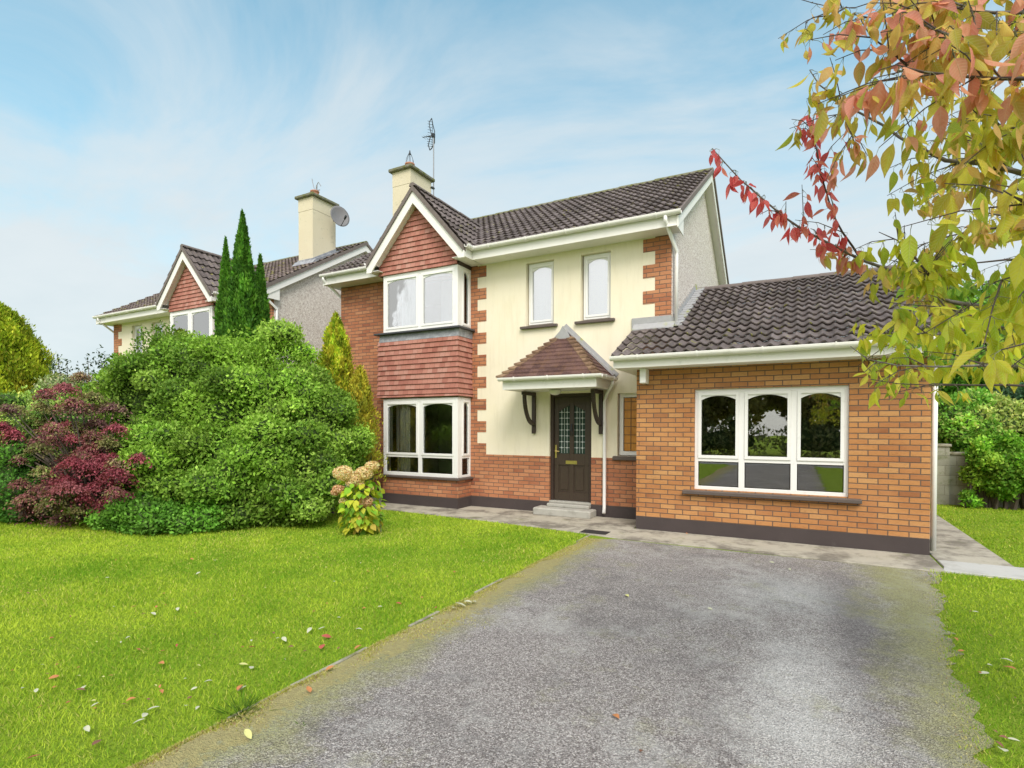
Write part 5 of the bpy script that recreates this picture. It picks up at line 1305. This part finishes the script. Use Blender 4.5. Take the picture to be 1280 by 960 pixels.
def jit_line(pts,amp):
    P=[at(*p) for p in pts]; out=[]
    for a,b in zip(P,P[1:]):
        n=max(1,int((b-a).length/.07))
        for k in range(n): out.append(a.lerp(b,k/n)+Vector(rng.normal(0,amp,3)))
    out.append(P[-1]); return out
for pts,rb,pal,sz,den,ntw in BR_:
    line=jit_line(pts,.003); n=len(line); m=MB()
    inside=[i for i,p in enumerate(line)]
    m.tube([tuple(p) for p in line],[max(.0016,rb*(1-.85*i/(n-1))) for i in range(n)],7)
    for i in range(2,n-1):   # bud knuckles
        if rng.random()<.7: 
            dv=Vector(rng.normal(0,1,3)).normalized()*.010; p=line[i]; m.tube([tuple(p),tuple(p+dv)],[.0028,.0016],5)
    m.build('branch','bark' if rb>=.009 else 'twig_bark',cherry,smooth=True)
    W=walk(pts); tot=len(W); L_=tot*.012
    k0=0 if not pal=='mix' else 0
    # leaves in spurs of two to five
    ns=int(L_*den/4.1)
    for _ in range(ns):
        i=rng.integers(int(tot*.06),tot); p,dv,px=W[i]
        if pal=='mix' and px>1050 and rng.random()<.3: pass
        sp_=Vector(rng.normal(0,1,3)).normalized(); sp_.z=abs(sp_.z)*.6-.1; q=p+sp_*rng.uniform(.008,.03)
        twigs.tube([tuple(p),tuple(q)],[.002,.0012],4,cap=False)
        for _k in range(rng.integers(2,5)): add_leaf(q,sz,pal_for(pal,px))
    if pal in('mix','re','ylo') or ntw==0:
        for _k in range(3): add_leaf(W[-1][0],sz,pal_for(pal,W[-1][2]))
    for _ in range(ntw):
        i=rng.integers(int(tot*.10),int(tot*.93)); p,dv,px=W[i]
        if pal in('mix',) and px<960: continue
        side=Vector(rng.normal(0,1,3)); side-=dv*side.dot(dv); side.normalize(); side.z=side.z*.8+.05
        dd=(dv*.75+side*.8).normalized(); Lt=rng.uniform(.10,.30)*(.85 if pal in('mix','re') else 1)
        q1=p+dd*Lt*.5+Vector((0,0,.012)); q2=p+dd*Lt+Vector((0,0,-.01))
        twigs.tube([tuple(p),tuple(q1),tuple(q2)],[.0028,.002,.0013],5)
        for k in range(int(Lt/.045)+1):
            c=p.lerp(q1,min(1,k*.045/Lt*2)) if k*.045<Lt*.5 else q1.lerp(q2,min(1,(k*.045-Lt*.5)/(Lt*.5)))
            for _k in range(rng.integers(1,4)): add_leaf(c,sz,pal_for(pal,px))
twigs.build('twigs','twig_bark',cherry); pet.build('leaf_stalks','stem_green',cherry)
s8=np.linspace(0,1,8); prof8=np.array([.04,.58,.92,1.0,.88,.62,.26,.01])
P_=np.array(allP);n=len(P_)
big_leaves('foliage',P_,np.array(allL),np.array(allN),np.array(allS),.205,np.array(allT),cherry,'leaf_cherry',rng.uniform(.15,.7,n),rng.uniform(-.32,.12,n),np.array(allE),prof8,8)
print('cherry leaves',n)
# trunk and the part of the crown outside the picture
m=MB(); m.tube([tuple(tp+Vector((0,0,-.1))),tuple(tp+Vector((.03,0,.7))),tuple(tp+Vector((-.02,.05,1.5))),tuple(tp+Vector((.1,.05,2.2))),tuple(tp+Vector((.2,.1,3.4)))],[.13,.10,.09,.07,.03],12)
for pts,rb,*_ in BR_:
    a=at(*pts[0])
    if pts[0][0]>=1290:
        j=tp+Vector((0,0,min(2.6,max(1.0,a.z*.75)))); m.tube([tuple(j),tuple(j.lerp(a,.5)+Vector((0,0,.10))),tuple(a)],[rb*2.4,rb*1.6,rb*1.02],8)
m.build('trunk','bark',cherry,smooth=True)
ms=[(np.array([tp.x+ox,tp.y+oy,tp.z+oz]),(.75,.75,.6)) for ox,oy,oz in ((.9,0,2.8),(.4,-.6,3.2),(.6,.6,2.4),(1.2,.4,3.4))]
P,nr,k=sample(ms,1600,.8,.1,rng)
big_leaves('outer_foliage',P,np.array([0,0,-1.0])+rng.normal(0,.5,(len(P),3)),unit(rng.normal(size=(len(P),3))),rng.uniform(.07,.11,len(P)),.24,tints(k,PAL['ol'],rng),cherry,'leaf_cherry',.4,-.2,None,prof8,8)
# ------------------------------------------------------------------ sky, sun, camera
w=D.worlds.new('World'); SC.world=w; w.use_nodes=True; nt=w.node_tree; nt.nodes.clear()
SUN=Vector((.60,-.75,1.0)).normalized()
class WN(N):
    def __init__(s,t): s.t=t
n=WN(nt)
sky=n.n('ShaderNodeTexSky',sky_type='NISHITA',sun_disc=False,sun_elevation=math.asin(SUN.z),sun_rotation=math.atan2(SUN.x,SUN.y),air_density=1.0,dust_density=.6,ozone_density=2.0)
tc=n.n('ShaderNodeTexCoord'); dirv=tc.outputs['Generated']
x,y,z=n.sep(dirv)
zz=n.m('ADD',n.m('MAXIMUM',z,0.0),.16)
pl=n.comb(n.m('DIVIDE',x,zz),n.m('DIVIDE',y,zz),0.0)
mp=n.n('ShaderNodeMapping',i={'Vector':pl}); mp.inputs['Rotation'].default_value=(0,0,rad(35)); mp.inputs['Scale'].default_value=(.8,1.25,1); mp.inputs['Location'].default_value=(1.7,.4,0)
f1=n.noise(1.0,mp.outputs[0],8,.6,dist=.6); f2=n.noise(.35,mp.outputs[0],3,.5)
hz=n.m('SUBTRACT',1,n.m('MULTIPLY',z,1.55),clamp=True)
cov=n.m('ADD',n.m('ADD',n.m('MULTIPLY',f1,1.05),n.m('MULTIPLY',f2,.30)),n.m('MULTIPLY',hz,.50))
msk=n.ramp(cov,[(.56,(.10,.10,.10)),(.70,(.42,.42,.42)),(.82,(.74,.74,.74)),(.98,(.96,.96,.96))])
cl=n.mix(n.noise(1.6,mp.outputs[0],6,.6),(4.1,4.65,4.95),(5.3,5.55,5.65))
back=n.m('MULTIPLY_ADD',y,-1.0,n.m('MULTIPLY',z,.55)); back=n.m('SUBTRACT',back,.05,clamp=True)
cl=n.mix(n.m('MULTIPLY',back,.95,clamp=True),cl,(10.5,10.2,9.7)); msk=n.mix(back,msk,(.95,.95,.95))
bl=n.mix(1.0,sky.outputs[0],(1.0,1.85,1.55),'MULTIPLY')
skc=n.mix(msk,bl,cl)
bg=n.n('ShaderNodeBackground',i={'Color':skc,'Strength':.12}); o=n.n('ShaderNodeOutputWorld'); nt.links.new(bg.outputs[0],o.inputs[0])
sl=D.lights.new('sun','SUN'); sl.energy=2.2; sl.angle=rad(28); sl.color=(1,.93,.86)
so=D.objects.new('sun',sl); COL.objects.link(so); so.rotation_euler=SUN.to_track_quat('Z','Y').to_euler(); so.location=(0,0,20)
cam=D.cameras.new('camera'); co=D.objects.new('camera',cam); COL.objects.link(co); SC.camera=co
cam.sensor_width=36; cam.lens=CF/1280*36; cam.shift_y=(CCY-480)/1280; cam.clip_start=.05; cam.clip_end=1000
from mathutils import Matrix
co.location=(0,0,CH)
co.rotation_euler=(Matrix.Rotation(CTH,3,'Z')@Matrix.Rotation(rad(90)+CPI,3,'X')@Matrix.Rotation(-CRO,3,'Z')).to_euler()
SC.view_settings.view_transform='Standard'; SC.view_settings.look='None'; SC.view_settings.exposure=.42; SC.view_settings.gamma=1
SC.cycles.max_bounces=8; SC.cycles.transparent_max_bounces=12; SC.cycles.use_denoising=True
